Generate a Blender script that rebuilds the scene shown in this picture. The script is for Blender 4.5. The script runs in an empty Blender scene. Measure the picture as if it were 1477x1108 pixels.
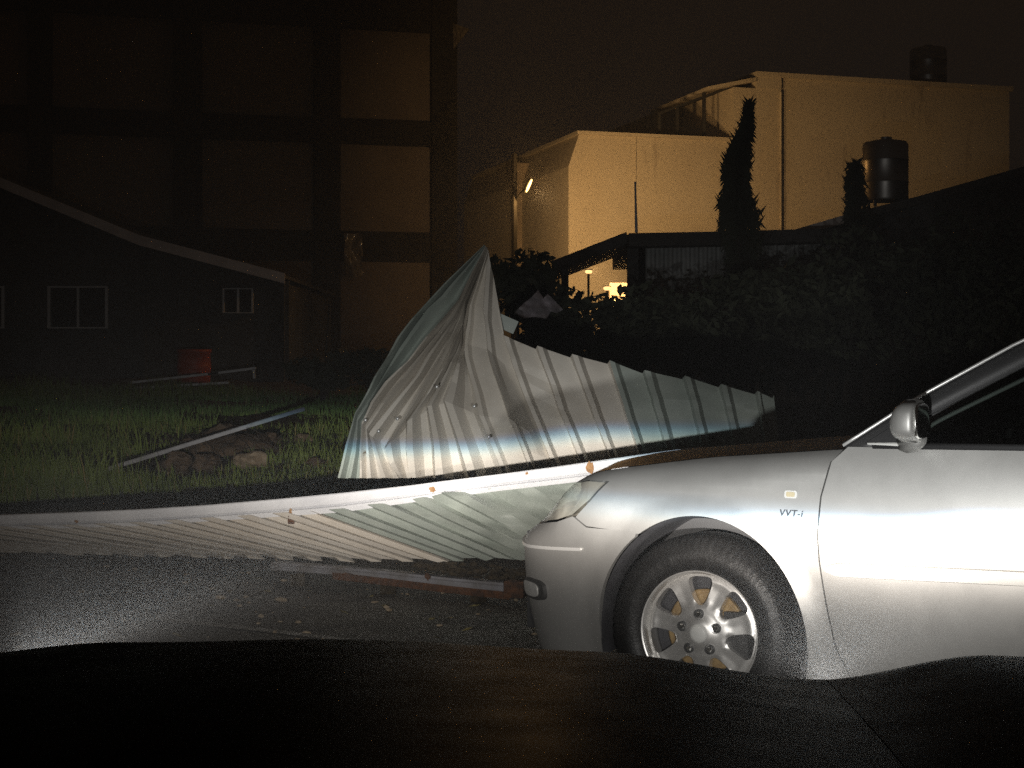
import bpy, bmesh, math, random
import numpy as np
from mathutils import Vector, Matrix
from mathutils.geometry import delaunay_2d_cdt

# ------------------------------------------------------------------ camera, sky, exposure
SC = bpy.context.scene
COL = SC.collection
FPX, CX, HOR, EYE = 2220.0, 738.5, 520.0, 1.22      # focal length in photo pixels, principal column, horizon row, eye height
cam_d = bpy.data.cameras.new('camera')
cam = bpy.data.objects.new('camera', cam_d); COL.objects.link(cam)
cam.location = (0, 0, EYE); cam.rotation_euler = (math.radians(90), 0, 0)
cam_d.sensor_width = 36; cam_d.lens = FPX / 1477 * 36
cam_d.shift_y = -(554 - HOR) / 1477
cam_d.clip_start = 0.05; cam_d.clip_end = 1500
SC.camera = cam

world = bpy.data.worlds.new('World'); SC.world = world; world.use_nodes = True
wn = world.node_tree.nodes; wl = world.node_tree.links
bg = wn['Background']
# night sky: a sun far under the horizon leaves only the warm glow of town light, evenly dim
wsky = wn.new('ShaderNodeTexSky'); wsky.sky_type = 'NISHITA'; wsky.sun_disc = False
wsky.sun_elevation = math.radians(-6); wsky.sun_rotation = math.radians(200)
wmix = wn.new('ShaderNodeMix'); wmix.data_type = 'RGBA'; wmix.inputs[0].default_value = 0.985
wl.new(wsky.outputs[0], wmix.inputs[6]); wmix.inputs[7].default_value = (0.098, 0.066, 0.047, 1)
wl.new(wmix.outputs[2], bg.inputs[0]); bg.inputs[1].default_value = 0.10

SC.view_settings.view_transform = 'Standard'; SC.view_settings.look = 'None'
SC.view_settings.exposure = 0.0; SC.view_settings.gamma = 1.0
SC.view_settings.use_curve_mapping = False
SC.cycles.max_bounces = 4; SC.cycles.diffuse_bounces = 2; SC.cycles.glossy_bounces = 2; SC.cycles.volume_bounces = 0
SC.cycles.sample_clamp_indirect = 3.0
SC.cycles.use_denoising = False          # a high-ISO night shot: the grain stays
SC.cycles.sample_clamp_direct = 6.0

# own car frame: passenger's eye at the origin, the car's axis turned a little to the right of the view
OWN_YAW = math.radians(6)
def own_pt(u, v, z):           # u right of the car's centre line, v forward of the eye
    return Vector((-0.40 + v*math.sin(OWN_YAW) + u*math.cos(OWN_YAW), v*math.cos(OWN_YAW) - u*math.sin(OWN_YAW), z))

def headlamp(name, loc, power, yaw):
    """a low-beam projector lamp: sharp cut-off just under the horizon, strong band below it, weak spill above"""
    d = bpy.data.lights.new(name, 'SPOT'); o = bpy.data.objects.new(name, d); COL.objects.link(o)
    o.location = loc; o.rotation_euler = (math.radians(90), 0, yaw)
    d.energy = power; d.spot_size = math.radians(150); d.spot_blend = 0.3; d.shadow_soft_size = 0.022
    d.color = (1.0, 0.985, 0.95); d.use_nodes = True
    nt = d.node_tree; N = nt.nodes; L = nt.links
    em = N['Emission']
    tc = N.new('ShaderNodeTexCoord'); sp = N.new('ShaderNodeSeparateXYZ'); L.new(tc.outputs['Normal'], sp.inputs[0])
    def m(op, a, b=None, c=None):
        n = N.new('ShaderNodeMath'); n.operation = op
        for i, q in enumerate((a, b, c)):
            if q is None: continue
            if isinstance(q, (int, float)): n.inputs[i].default_value = q
            else: L.new(q, n.inputs[i])
        return n.outputs[0]
    az = m('ABSOLUTE', sp.outputs[2]); az = m('MAXIMUM', az, 0.02)
    e = m('DIVIDE', sp.outputs[1], az); a = m('DIVIDE', sp.outputs[0], az)
    gauss = lambda w: m('POWER', 2.718, m('MULTIPLY', m('POWER', m('DIVIDE', m('ABSOLUTE', a), w), 2.0), -1.0))
    wide = gauss(0.50); hor = m('ADD', m('MULTIPLY', wide, 0.38), m('MULTIPLY', gauss(0.21), 0.62))
    E0 = -0.004
    st = N.new('ShaderNodeMapRange'); st.interpolation_type = 'SMOOTHSTEP'; st.clamp = True        # the cut-off steps up on the kerb side
    L.new(a, st.inputs[0]); st.inputs[1].default_value = 0.02; st.inputs[2].default_value = 0.16; st.inputs[3].default_value = 0.0; st.inputs[4].default_value = 0.013
    e = m('SUBTRACT', e, st.outputs[0])
    chans = []
    for sh in (-0.0026, -0.0002, 0.0018):                      # projector lens colour fringe along the cut-off
        x = m('SUBTRACT', e, E0 + sh)
        mr = N.new('ShaderNodeMapRange'); mr.interpolation_type = 'SMOOTHERSTEP'; mr.clamp = True
        L.new(x, mr.inputs[0]); mr.inputs[1].default_value = 0.006; mr.inputs[2].default_value = -0.014
        below = m('MAXIMUM', m('MULTIPLY', x, -1.0), 0.0)
        band = m('POWER', 2.718, m('MULTIPLY', m('POWER', m('DIVIDE', below, 0.050), 1.6), -1.0))
        fore = m('MULTIPLY', m('POWER', 2.718, m('MULTIPLY', below, -4.0)), 0.11)
        main = m('MULTIPLY', mr.outputs[0], m('ADD', band, fore))
        above = m('MAXIMUM', x, 0.0)
        spill = m('ADD', m('MULTIPLY', m('POWER', 2.718, m('DIVIDE', above, -0.13)), 0.165), 0.009)
        inv = m('SUBTRACT', 1.0, mr.outputs[0])
        chans.append(m('ADD', m('MULTIPLY', main, hor), m('MULTIPLY', m('MULTIPLY', spill, inv), wide)))
    cb = N.new('ShaderNodeCombineXYZ')
    for i, c in enumerate(chans): L.new(c, cb.inputs[i])
    L.new(cb.outputs[0], em.inputs[0]); em.inputs[1].default_value = 1.0
    return o
LAMP_Z = 0.74
LAMP_R = headlamp('headlamp_beam', own_pt(0.62, 2.36, LAMP_Z), 3300, -OWN_YAW - math.radians(8))
LAMP_L = headlamp('headlamp_beam', own_pt(-0.62, 2.36, LAMP_Z), 3300, -OWN_YAW + math.radians(4))

# ------------------------------------------------------------------ helpers
def P(px, py, Z):
    return Vector(((px - CX)/FPX*Z, Z, EYE - (py - HOR)/FPX*Z))
def GX(px, Z): return (px - CX)/FPX*Z
def GZ(py, Z): return EYE - (py - HOR)/FPX*Z
rnd = random.Random(7)

def tag(o, label=None, cat=None, group=None, kind=None):
    if label: o['label'] = label
    if cat: o['category'] = cat
    if group: o['group'] = group
    if kind: o['kind'] = kind
    return o
def empty(name, loc, rz=0, label=None, cat=None, group=None):
    o = bpy.data.objects.new(name, None); COL.objects.link(o)
    o.location = loc; o.rotation_euler = (0, 0, rz); o.empty_display_size = 0.2
    return tag(o, label, cat, group)
def mk(name, verts, faces, mat, parent=None, smooth=False, world=False):
    """mesh object; with world=True the vertices are world coordinates although it has a parent"""
    me = bpy.data.meshes.new(name)
    vs = [Vector(v) for v in verts]
    if world and parent is not None:
        mi = (Matrix.Translation(parent.location) @ parent.rotation_euler.to_matrix().to_4x4()).inverted()
        vs = [mi @ v for v in vs]
    me.from_pydata([tuple(v) for v in vs], [], faces)
    me.update()
    if smooth: me.polygons.foreach_set('use_smooth', [True]*len(me.polygons))
    me.materials.append(mat)
    o = bpy.data.objects.new(name, me); COL.objects.link(o)
    if parent is not None: o.parent = parent
    return o
class MB:
    def __init__(s): s.v = []; s.f = []
    def add(s, v, f):
        n = len(s.v); s.v += [tuple(q) for q in v]; s.f += [tuple(i + n for i in q) for q in f]; return s
    def box(s, x0, x1, y0, y1, z0, z1):
        v = [(x, y, z) for x in (x0, x1) for y in (y0, y1) for z in (z0, z1)]
        return s.add(v, [(0,1,3,2),(4,6,7,5),(0,4,5,1),(2,3,7,6),(0,2,6,4),(1,5,7,3)])
    def bar(s, a, b, w, h=None, up=(0,0,1)):
        a = Vector(a); b = Vector(b); h = h or w; d = (b - a).normalized(); up = Vector(up)
        if abs(d.dot(up)) > 0.98: up = Vector((1, 0, 0))
        r = d.cross(up).normalized(); u = r.cross(d)
        v = [p + r*(sx*w/2) + u*(sy*h/2) for p in (a, b) for sx, sy in ((-1,-1),(1,-1),(1,1),(-1,1))]
        return s.add(v, [(3,2,1,0),(4,5,6,7),(0,1,5,4),(1,2,6,5),(2,3,7,6),(3,0,4,7)])
    def tube(s, pts, rad, seg=10, cap=True):
        pts = [Vector(p) for p in pts]
        if isinstance(rad, (int, float)): rad = [rad]*len(pts)
        ring = []; n0 = len(s.v); ref = None
        for i, p in enumerate(pts):
            d = (pts[min(i+1, len(pts)-1)] - pts[max(i-1, 0)]).normalized()
            if ref is None: ref = d.orthogonal().normalized()
            ref = (ref - d*ref.dot(d)).normalized(); w = d.cross(ref)
            for k in range(seg):
                t = 2*math.pi*k/seg
                s.v.append(tuple(p + (ref*math.cos(t) + w*math.sin(t))*rad[i]))
        for i in range(len(pts)-1):
            for k in range(seg):
                a = n0 + i*seg + k; b = n0 + i*seg + (k+1) % seg
                s.f.append((a, b, b + seg, a + seg))
        if cap:
            s.f.append(tuple(n0 + k for k in reversed(range(seg))))
            s.f.append(tuple(n0 + (len(pts)-1)*seg + k for k in range(seg)))
        return s
    def prism(s, poly, y0, y1):          # polygon in (x, z) pushed along y
        n = len(poly); v = [(x, y0, z) for x, z in poly] + [(x, y1, z) for x, z in poly]
        f = [tuple(range(n)), tuple(reversed(range(n, 2*n)))]
        f += [(i, i + n, (i+1) % n + n, (i+1) % n) for i in range(n)]
        return s.add(v, f)
    def build(s, name, mat, parent=None, smooth=False, world=False):
        return mk(name, s.v, s.f, mat, parent, smooth, world)
def autosmooth(o, ang=35):
    me = o.data
    me.polygons.foreach_set('use_smooth', [True]*len(me.polygons))
    try: me.set_sharp_from_angle(angle=math.radians(ang))
    except Exception: pass
    return o
def bevel(o, w, seg=2):
    bm = bmesh.new(); bm.from_mesh(o.data)
    bmesh.ops.recalc_face_normals(bm, faces=bm.faces)
    bmesh.ops.bevel(bm, geom=list(bm.edges), offset=w, segments=seg, affect='EDGES', profile=0.5, clamp_overlap=True)
    bm.to_mesh(o.data); bm.free(); autosmooth(o, 40); return o

def material(name, col, rough=0.6, metal=0.0, var=0.0, vscale=3.0, col2=None, bump=0.0, bscale=40.0, coat=0.0, spec=0.5,
             emit=None, estr=0.0, stretch=(1,1,1), detail=6.0, rvar=0.0, spot=None, sscale=20.0, sthr=0.66, sstretch=(1,1,1)):
    m = bpy.data.materials.new(name); m.use_nodes = True
    N = m.node_tree.nodes; L = m.node_tree.links; b = N['Principled BSDF']
    b.inputs['Base Color'].default_value = (*col, 1); b.inputs['Roughness'].default_value = rough
    b.inputs['Metallic'].default_value = metal; b.inputs['Coat Weight'].default_value = coat
    b.inputs['Coat Roughness'].default_value = 0.06; b.inputs['Specular IOR Level'].default_value = spec
    if emit: b.inputs['Emission Color'].default_value = (*emit, 1); b.inputs['Emission Strength'].default_value = estr
    if var or col2 or bump or rvar:
        tc = N.new('ShaderNodeTexCoord'); mp = N.new('ShaderNodeMapping'); L.new(tc.outputs['Object'], mp.inputs[0])
        mp.inputs['Scale'].default_value = stretch
    if var or col2:
        nz = N.new('ShaderNodeTexNoise'); nz.inputs['Scale'].default_value = vscale; nz.inputs['Detail'].default_value = detail
        nz.inputs['Roughness'].default_value = 0.62
        L.new(mp.outputs[0], nz.inputs['Vector'])
        cr = N.new('ShaderNodeValToRGB'); L.new(nz.outputs['Fac'], cr.inputs[0])
        c2 = col2 or tuple(c*(1 - var) for c in col)
        cr.color_ramp.elements[0].position = 0.36; cr.color_ramp.elements[0].color = (*c2, 1)
        cr.color_ramp.elements[1].position = 0.62; cr.color_ramp.elements[1].color = (*col, 1)
        L.new(cr.outputs[0], b.inputs['Base Color'])
    if spot:                                     # stains, scuffs and rust specks with their own outline
        tc2 = N.new('ShaderNodeTexCoord'); mp2 = N.new('ShaderNodeMapping'); L.new(tc2.outputs['Object'], mp2.inputs[0]); mp2.inputs['Scale'].default_value = sstretch
        n4 = N.new('ShaderNodeTexNoise'); n4.inputs['Scale'].default_value = sscale; n4.inputs['Detail'].default_value = 8; n4.inputs['Roughness'].default_value = 0.7
        L.new(mp2.outputs[0], n4.inputs['Vector'])
        mr4 = N.new('ShaderNodeMapRange'); mr4.inputs[1].default_value = sthr; mr4.inputs[2].default_value = sthr + 0.06; L.new(n4.outputs['Fac'], mr4.inputs[0])
        mx4 = N.new('ShaderNodeMix'); mx4.data_type = 'RGBA'; L.new(mr4.outputs[0], mx4.inputs[0]); mx4.inputs[7].default_value = (*spot, 1)
        if b.inputs['Base Color'].is_linked: L.new(b.inputs['Base Color'].links[0].from_socket, mx4.inputs[6])
        else: mx4.inputs[6].default_value = (*col, 1)
        L.new(mx4.outputs[2], b.inputs['Base Color'])
    if rvar:
        n3 = N.new('ShaderNodeTexNoise'); n3.inputs['Scale'].default_value = vscale*2.3; n3.inputs['Detail'].default_value = 5
        L.new(mp.outputs[0], n3.inputs['Vector'])
        mr = N.new('ShaderNodeMapRange'); mr.inputs[3].default_value = max(0.03, rough - rvar); mr.inputs[4].default_value = min(1, rough + rvar)
        L.new(n3.outputs['Fac'], mr.inputs[0]); L.new(mr.outputs[0], b.inputs['Roughness'])
    if bump:
        n2 = N.new('ShaderNodeTexNoise'); n2.inputs['Scale'].default_value = bscale; n2.inputs['Detail'].default_value = 5
        L.new(mp.outputs[0], n2.inputs['Vector'])
        bp = N.new('ShaderNodeBump'); bp.inputs['Strength'].default_value = bump; bp.inputs['Distance'].default_value = 0.02
        L.new(n2.outputs['Fac'], bp.inputs['Height']); L.new(bp.outputs[0], b.inputs['Normal'])
    return m
def glass_material(name, tint, trans, rough=0.03, refl=None):
    """thin tinted pane: part see-through, part mirror"""
    m = bpy.data.materials.new(name); m.use_nodes = True
    N = m.node_tree.nodes; L = m.node_tree.links; N.remove(N['Principled BSDF'])
    t = N.new('ShaderNodeBsdfTransparent'); t.inputs[0].default_value = (*[c*trans for c in tint], 1)
    g = N.new('ShaderNodeBsdfGlossy'); g.inputs['Roughness'].default_value = rough
    mx = N.new('ShaderNodeMixShader')
    if refl is None:
        fr = N.new('ShaderNodeFresnel'); fr.inputs[0].default_value = 1.5; L.new(fr.outputs[0], mx.inputs[0])
    else: mx.inputs[0].default_value = refl
    L.new(t.outputs[0], mx.inputs[1]); L.new(g.outputs[0], mx.inputs[2])
    L.new(mx.outputs[0], N['Material Output'].inputs[0]); return m

M = {}
M['asphalt'] = material('asphalt', (0.17, 0.16, 0.14), 0.7, spot=(0.09, 0.085, 0.078), sscale=2.2, sthr=0.54, var=0.4, vscale=0.9, bump=0.5, bscale=90, rvar=0.25)
M['worn_line'] = material('worn_line', (0.42, 0.41, 0.38), 0.6, col2=(0.20, 0.19, 0.17), vscale=14, bump=0.4, bscale=90)
M['soil'] = material('soil', (0.060, 0.042, 0.026), 0.95, var=0.6, vscale=1.7, bump=1.0, bscale=14)
M['clod'] = material('clod', (0.16, 0.11, 0.07), 0.95, var=0.6, vscale=9, bump=1.0, bscale=30)
M['rock'] = material('rock', (0.42, 0.34, 0.24), 0.9, col2=(0.22, 0.16, 0.10), vscale=7, bump=0.8, bscale=20)
M['grass'] = material('grass', (0.22, 0.285, 0.072), 0.75, col2=(0.125, 0.18, 0.045), vscale=1.4, spec=0.2)
M['straw'] = material('straw', (0.30, 0.25, 0.10), 0.8, spec=0.2)
M['silver'] = material('silver_paint', (0.34, 0.337, 0.325), 0.45, metal=0.5, coat=0.04, bump=0.012, bscale=700, rvar=0.09, vscale=5, var=0.10, spot=(0.24, 0.22, 0.19), sscale=34, sthr=0.70)
M['silver_trim'] = material('silver_trim', (0.52, 0.52, 0.50), 0.5, coat=0.1)
M['chrome'] = material('chrome', (0.85, 0.85, 0.83), 0.12, metal=1.0)
M['brightstrip'] = material('bright_strip', (0.9, 0.9, 0.88), 0.25, metal=0.6)
M['blackplastic'] = material('black_plastic', (0.022, 0.022, 0.023), 0.55, bump=0.1, bscale=300)
M['rubber'] = material('tyre_rubber', (0.012, 0.0117, 0.0117), 0.42, spec=0.3, var=0.3, vscale=14, bump=0.15, bscale=160, rvar=0.14)
M['liner'] = material('arch_liner', (0.045, 0.045, 0.05), 0.6, var=0.4, vscale=12)
M['alloy'] = material('alloy', (0.66, 0.65, 0.63), 0.34, metal=0.75, rvar=0.06, vscale=20)
M['rustdisc'] = material('brake_disc', (0.34, 0.235, 0.105), 0.6, metal=0.3, col2=(0.20, 0.13, 0.06), vscale=30)
M['darkmetal'] = material('dark_metal', (0.06, 0.06, 0.06), 0.5, metal=0.5)
M['carglass'] = glass_material('car_glass', (0.5, 0.56, 0.54), 0.55)
M['lensglass'] = glass_material('lens_glass', (0.93, 0.94, 0.92), 0.95, refl=0.07)
def hazed_lens():                   # aged headlight plastic: cloudy film over clear lens
    m = M['lensglass']; N = m.node_tree.nodes; L = m.node_tree.links; out = N['Material Output']; src = out.inputs[0].links[0].from_socket
    df = N.new('ShaderNodeBsdfPrincipled'); df.inputs['Base Color'].default_value = (0.40, 0.38, 0.325, 1); df.inputs['Roughness'].default_value = 0.22
    nz = N.new('ShaderNodeTexNoise'); nz.inputs['Scale'].default_value = 9; tc = N.new('ShaderNodeTexCoord'); L.new(tc.outputs['Object'], nz.inputs['Vector'])
    mr = N.new('ShaderNodeMapRange'); mr.inputs[1].default_value = .3; mr.inputs[2].default_value = .7; mr.inputs[3].default_value = .25; mr.inputs[4].default_value = .62; L.new(nz.outputs['Fac'], mr.inputs[0])
    mx = N.new('ShaderNodeMixShader'); L.new(mr.outputs[0], mx.inputs[0]); L.new(src, mx.inputs[1]); L.new(df.outputs[0], mx.inputs[2]); L.new(mx.outputs[0], out.inputs[0])
hazed_lens()
M['reflector'] = material('reflector', (0.34, 0.32, 0.27), 0.35, metal=0.1, col2=(0.22, 0.20, 0.165), vscale=11)
M['signal'] = material('signal_reflector', (0.55, 0.55, 0.53), 0.35, metal=0.5, col2=(0.36, 0.36, 0.36), vscale=12)
M['amberlens'] = material('side_marker_lens', (0.48, 0.42, 0.28), 0.25, coat=0.5)
M['badge'] = material('badge_grey', (0.03, 0.03, 0.03), 0.6)
M['seat'] = material('seat_cloth', (0.10, 0.095, 0.085), 0.9)
M['blackpaint'] = material('black_paint', (0.005, 0.005, 0.006), 0.42, spec=0.005, rvar=0.10, vscale=5)
M['whitepaint'] = material('white_steel', (0.80, 0.81, 0.83), 0.45, spot=(0.42, 0.30, 0.20), sscale=9, sthr=0.68, col2=(0.66, 0.67, 0.70), vscale=2.2, bump=0.05, bscale=60)
M['railsteel'] = material('rail_steel', (0.34, 0.34, 0.37), 0.5, col2=(0.22, 0.20, 0.19), vscale=6, metal=0.2)
M['rust'] = material('rust', (0.15, 0.065, 0.030), 0.9, col2=(0.055, 0.032, 0.022), vscale=26, bump=0.5, bscale=60)
M['rustpale'] = material('rust_pale', (0.45, 0.27, 0.13), 0.85, col2=(0.30, 0.15, 0.06), vscale=40, bump=0.3, bscale=80)
M['beige'] = material('beige_sheet', (0.70, 0.655, 0.58), 0.5, col2=(0.60, 0.55, 0.475), vscale=3.0, coat=0.05, spot=(0.20, 0.13, 0.08), sscale=5.5, sthr=0.66, bump=0.06, bscale=9)
M['green'] = material('green_sheet', (0.38, 0.42, 0.375), 0.5, col2=(0.30, 0.34, 0.305), vscale=3.0, coat=0.05, spot=(0.55, 0.56, 0.52), sscale=9, sthr=0.67, bump=0.06, bscale=9)
M['dirt'] = material('dirt', (0.075, 0.055, 0.030), 0.95, var=0.7, vscale=22, bump=1.0, bscale=40)

# ------------------------------------------------------------------ ground
def yard_z(y):
    t = min(1.0, max(0.0, (y - 11.6)/15.4)); return 0.9*t
mk('road', [(-90,-60,0),(90,-60,0),(90,10.9,0),(-90,10.9,0)], [(0,1,2,3)], M['asphalt'])['kind'] = 'structure'
def make_yard():
    xs = list(np.linspace(-150, -12, 9)) + list(np.arange(-11, 9.01, 0.25)) + list(np.linspace(11, 150, 9))
    ys = [10.9, 11.1, 11.35, 11.6] + list(np.arange(11.9, 27.1, 0.25)) + [28, 32, 40, 60, 120, 400]
    r = random.Random(3); v = []; f = []
    for y in ys:
        for x in xs:
            b = 0.0
            if 11.0 < y < 28: b = 0.035*math.sin(x*2.1 + 1.3*math.sin(y*1.7)) + 0.03*math.sin(y*3.1 + x*.8) + r.uniform(-.018, .018)
            v.append((x, y, (yard_z(y) + b*min(1, (y - 10.9)/2)) if y > 11 else (-0.02 if y < 11.0 else 0.0)))
    n = len(xs)
    for j in range(len(ys)-1):
        for i in range(n-1): f.append((j*n+i, j*n+i+1, (j+1)*n+i+1, (j+1)*n+i))
    o = mk('yard_ground', v, f, M['soil'], smooth=True); o['kind'] = 'structure'
make_yard()
# worn line and patch edge on the wet road
def ground_strip(name, pts, w, mat, z=0.004):
    v = []; f = []
    for i, (a, b) in enumerate(pts):
        p = Vector((a, b, z)); q = Vector((*pts[min(i+1, len(pts)-1)], z)); o_ = Vector((*pts[max(i-1, 0)], z))
        d = (q - o_).normalized(); n = Vector((-d.y, d.x, 0)); ww = w*rnd.uniform(0.7, 1.2)
        v += [p + n*ww/2, p - n*ww/2]
    for i in range(len(pts)-1): f.append((2*i, 2*i+1, 2*i+3, 2*i+2))
    o = mk(name, v, f, mat); o['kind'] = 'structure'; return o
def gp(px, py, z=0.004):
    Z = (EYE - z)*FPX/(py - HOR); return (GX(px, Z), Z)
ground_strip('road_marking', [gp(-120, 852), gp(50, 868), gp(120, 880), gp(200, 889), gp(280, 898), gp(350, 905), gp(520, 925), gp(800, 960)], 0.085, M['worn_line'])
ground_strip('road_marking', [gp(120, 882), gp(145, 900), gp(165, 915), gp(200, 945)], 0.035, M['worn_line'])

# ------------------------------------------------------------------ silver sedan, side on, nose to the left
CAR_LOC = Vector((0.606, 5.0, 0)); CAR_RZ = math.radians(-30)
sedan = empty('silver_sedan', CAR_LOC, CAR_RZ, 'silver four-door sedan parked across the way, nose against the fallen corrugated sheets', 'car')
CW = Matrix.Translation(CAR_LOC) @ Matrix.Rotation(CAR_RZ, 4, 'Z')
HALF = 0.90
# plan curve of the near side: list of (a, s, y)
def plan_table():
    pts = []
    fs, fl = -0.29, 0.555       # start of the nose curve and its length
    for k in range(0, 161):
        t = k/160*math.pi/2
        p = 2.5
        u = math.sin(t)**(2/p); v = math.cos(t)**(2/p)
        pts.append((fs - fl*u, HALF*(1 - v)))
    acc = fs; A = [(acc, *pts[0])]
    for i in range(1, len(pts)):
        acc -= math.hypot(pts[i][0]-pts[i-1][0], pts[i][1]-pts[i-1][1]); A.append((acc, *pts[i]))
    A = A[::-1]
    rs, rl = 3.15, 0.70; pts = []
    for k in range(0, 81):
        t = k/80*math.pi/2; p = 2.6
        u = math.sin(t)**(2/p); v = math.cos(t)**(2/p)
        pts.append((rs + rl*u, HALF*(1 - v)))
    B = [(rs, *pts[0])]; acc = rs
    for i in range(1, len(pts)):
        acc += math.hypot(pts[i][0]-pts[i-1][0], pts[i][1]-pts[i-1][1]); B.append((acc, *pts[i]))
    mid = [(a, a, 0.0) for a in np.linspace(fs, rs, 60)[1:-1]]
    return np.array(A + mid + B)
PT = plan_table(); A_FRONT, A_REAR = PT[0, 0], PT[-1, 0]
def plan(a):
    s = np.interp(a, PT[:,0], PT[:,1]); y = np.interp(a, PT[:,0], PT[:,2])
    e = 0.012
    ds = np.interp(a+e, PT[:,0], PT[:,1]) - np.interp(a-e, PT[:,0], PT[:,1])
    dy = np.interp(a+e, PT[:,0], PT[:,2]) - np.interp(a-e, PT[:,0], PT[:,2])
    l = math.hypot(ds, dy) or 1
    return s, y, -dy/l, ds/l            # inward normal
TOPX = [A_FRONT, -1.05, -0.85, -0.65, -0.38, 0.0, 0.45, 0.62, 3.0, 3.6, A_REAR]
TOPZ = [0.70, 0.708, 0.738, 0.788, 0.846, 0.900, 0.940, 0.950, 1.00, 0.99, 0.97]
def sstep(x, a, b):
    t = min(1, max(0, (x - a)/(b - a))); return t*t*(3 - 2*t)
def top_z(a): return (np.interp(a-.06, TOPX, TOPZ) + np.interp(a, TOPX, TOPZ)*2 + np.interp(a+.06, TOPX, TOPZ))/4
def roll_r(a): return float(np.interp(a, [-0.9, -0.4, 0.0, 0.5, 3], [0.06, 0.085, 0.12, 0.07, 0.08]))
PHI = math.radians(78)
ARX, ARZ, HUBZ = 0.362, 0.388, 0.325
def bow(h):
    return 0.050*max(0, (h - 0.6)/0.353)**2 + 0.055*max(0, (0.58 - h)/0.38)**2
def F(a, h, roll=True, out=0.0):
    s, y, nx, ny = plan(a)
    r = roll_r(a); hs = top_z(a) - r*math.sin(PHI)
    if not roll or h <= hs: z = h; off = bow(h)
    else:
        ph = min((h - hs)/r, PHI); z = hs + r*math.sin(ph); off = bow(hs) + r*(1 - math.cos(ph))
    if a < -0.3: off += 0.62*max(0, h - 0.61)*sstep(-a, 0.40, 0.85)        # raked nose
    if a < -0.3: off -= 0.055*sstep(-a, 0.42, 0.8)*sstep(-h, -0.655, -0.565)
    for c in (0.0, 2.72):                                  # flared wheel arches
        d = math.hypot((a - c)/ARX, (h - HUBZ)/ARZ) - 1
        if 0 <= d < 0.5: off -= 0.016*math.exp(-(d/0.10)**2)
        elif d < 0: off -= 0.016
    off -= out
    return Vector((s + nx*off, y + ny*off, z))
def hmax(a): r = roll_r(a); return top_z(a) - r*math.sin(PHI) + r*PHI
def proj(p):
    w = CW @ p; return (CX + w.x/w.y*FPX, HOR - (w.z - EYE)/w.y*FPX)
def inv(px, py, a=None, h=None, roll=True):
    """where on the body side a photo pixel lies"""
    if a is None:
        k = (px - CX)/FPX; a = (5*k - 0.606)/(0.866 + 0.5*k); h = EYE - (py - HOR)/FPX*(5 - 0.5*a)
        a = max(a, -0.85)
    for _ in range(40):
        q = proj(F(a, h, roll)); ex, ey = px - q[0], py - q[1]
        if abs(ex) + abs(ey) < 0.02: break
        d = 0.002; qa = proj(F(a + d, h, roll)); qh = proj(F(a, h + d, roll))
        J = np.array([[(qa[0]-q[0])/d, (qh[0]-q[0])/d], [(qa[1]-q[1])/d, (qh[1]-q[1])/d]])
        try: st = np.linalg.solve(J + 1e-6*np.eye(2), [ex, ey])
        except Exception: break
        a += float(np.clip(st[0], -0.06, 0.06)); h += float(np.clip(st[1], -0.06, 0.06))
        a = max(a, -1.2)
    return (a, h)
def inset(poly, d):
    n = len(poly); area = sum(poly[i][0]*poly[(i+1) % n][1] - poly[(i+1) % n][0]*poly[i][1] for i in range(n))
    sg = 1 if area > 0 else -1; out = []
    for i in range(n):
        a = Vector(poly[i-1]); b = Vector(poly[i]); c = Vector(poly[(i+1) % n])
        e1 = (b - a); e2 = (c - b)
        if e1.length < 1e-7 or e2.length < 1e-7: out.append(tuple(b)); continue
        e1.normalize(); e2.normalize()
        n1 = Vector((-e1.y, e1.x))*sg; n2 = Vector((-e2.y, e2.x))*sg
        m = n1 + n2; m = m/max(0.35, m.dot(n1) if m.length > 1e-6 else 1)
        out.append((b.x + m.x*d, b.y + m.y*d))
    return out
def densify(poly, step=0.02):
    out = []
    for i in range(len(poly)):
        a = poly[i]; b = poly[(i+1) % len(poly)]; l = math.hypot(b[0]-a[0], b[1]-a[1]); k = max(1, int(l/step))
        for j in range(k): out.append((a[0] + (b[0]-a[0])*j/k, a[1] + (b[1]-a[1])*j/k))
    return out
def inside(p, poly):
    c = False; x, y = p; n = len(poly)
    for i in range(n):
        x1, y1 = poly[i]; x2, y2 = poly[(i+1) % n]
        if (y1 > y) != (y2 > y) and x < (x2-x1)*(y-y1)/(y2-y1) + x1: c = not c
    return c
def fill2d(poly, step, holes=()):
    """triangulate a 2-D outline with inner grid points"""
    pts = [Vector(p) for p in poly]; edges = [(i, (i+1) % len(poly)) for i in range(len(poly))]
    for hl in holes:
        n0 = len(pts); pts += [Vector(p) for p in hl]; edges += [(n0 + i, n0 + (i+1) % len(hl)) for i in range(len(hl))]
    xs = [p[0] for p in poly]; ys = [p[1] for p in poly]
    bd = np.array([tuple(p) for p in pts])
    y = min(ys) + step/2; row = 0
    while y < max(ys):
        x = min(xs) + step/2 + (step/2 if row % 2 else 0)
        while x < max(xs):
            if inside((x, y), poly) and not any(inside((x, y), hl) for hl in holes):
                if np.min((bd[:,0]-x)**2 + (bd[:,1]-y)**2) > (0.55*step)**2: pts.append(Vector((x, y)))
            x += step
        y += step*0.87; row += 1
    r = delaunay_2d_cdt(pts, edges, [], 2, 1e-6)
    vv = [tuple(v) for v in r[0]]; ff = []
    for f in r[2]:
        c = (sum(vv[i][0] for i in f)/len(f), sum(vv[i][1] for i in f)/len(f))
        if inside(c, poly) and not any(inside(c, hl) for hl in holes): ff.append(tuple(f))
    return vv, ff
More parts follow.
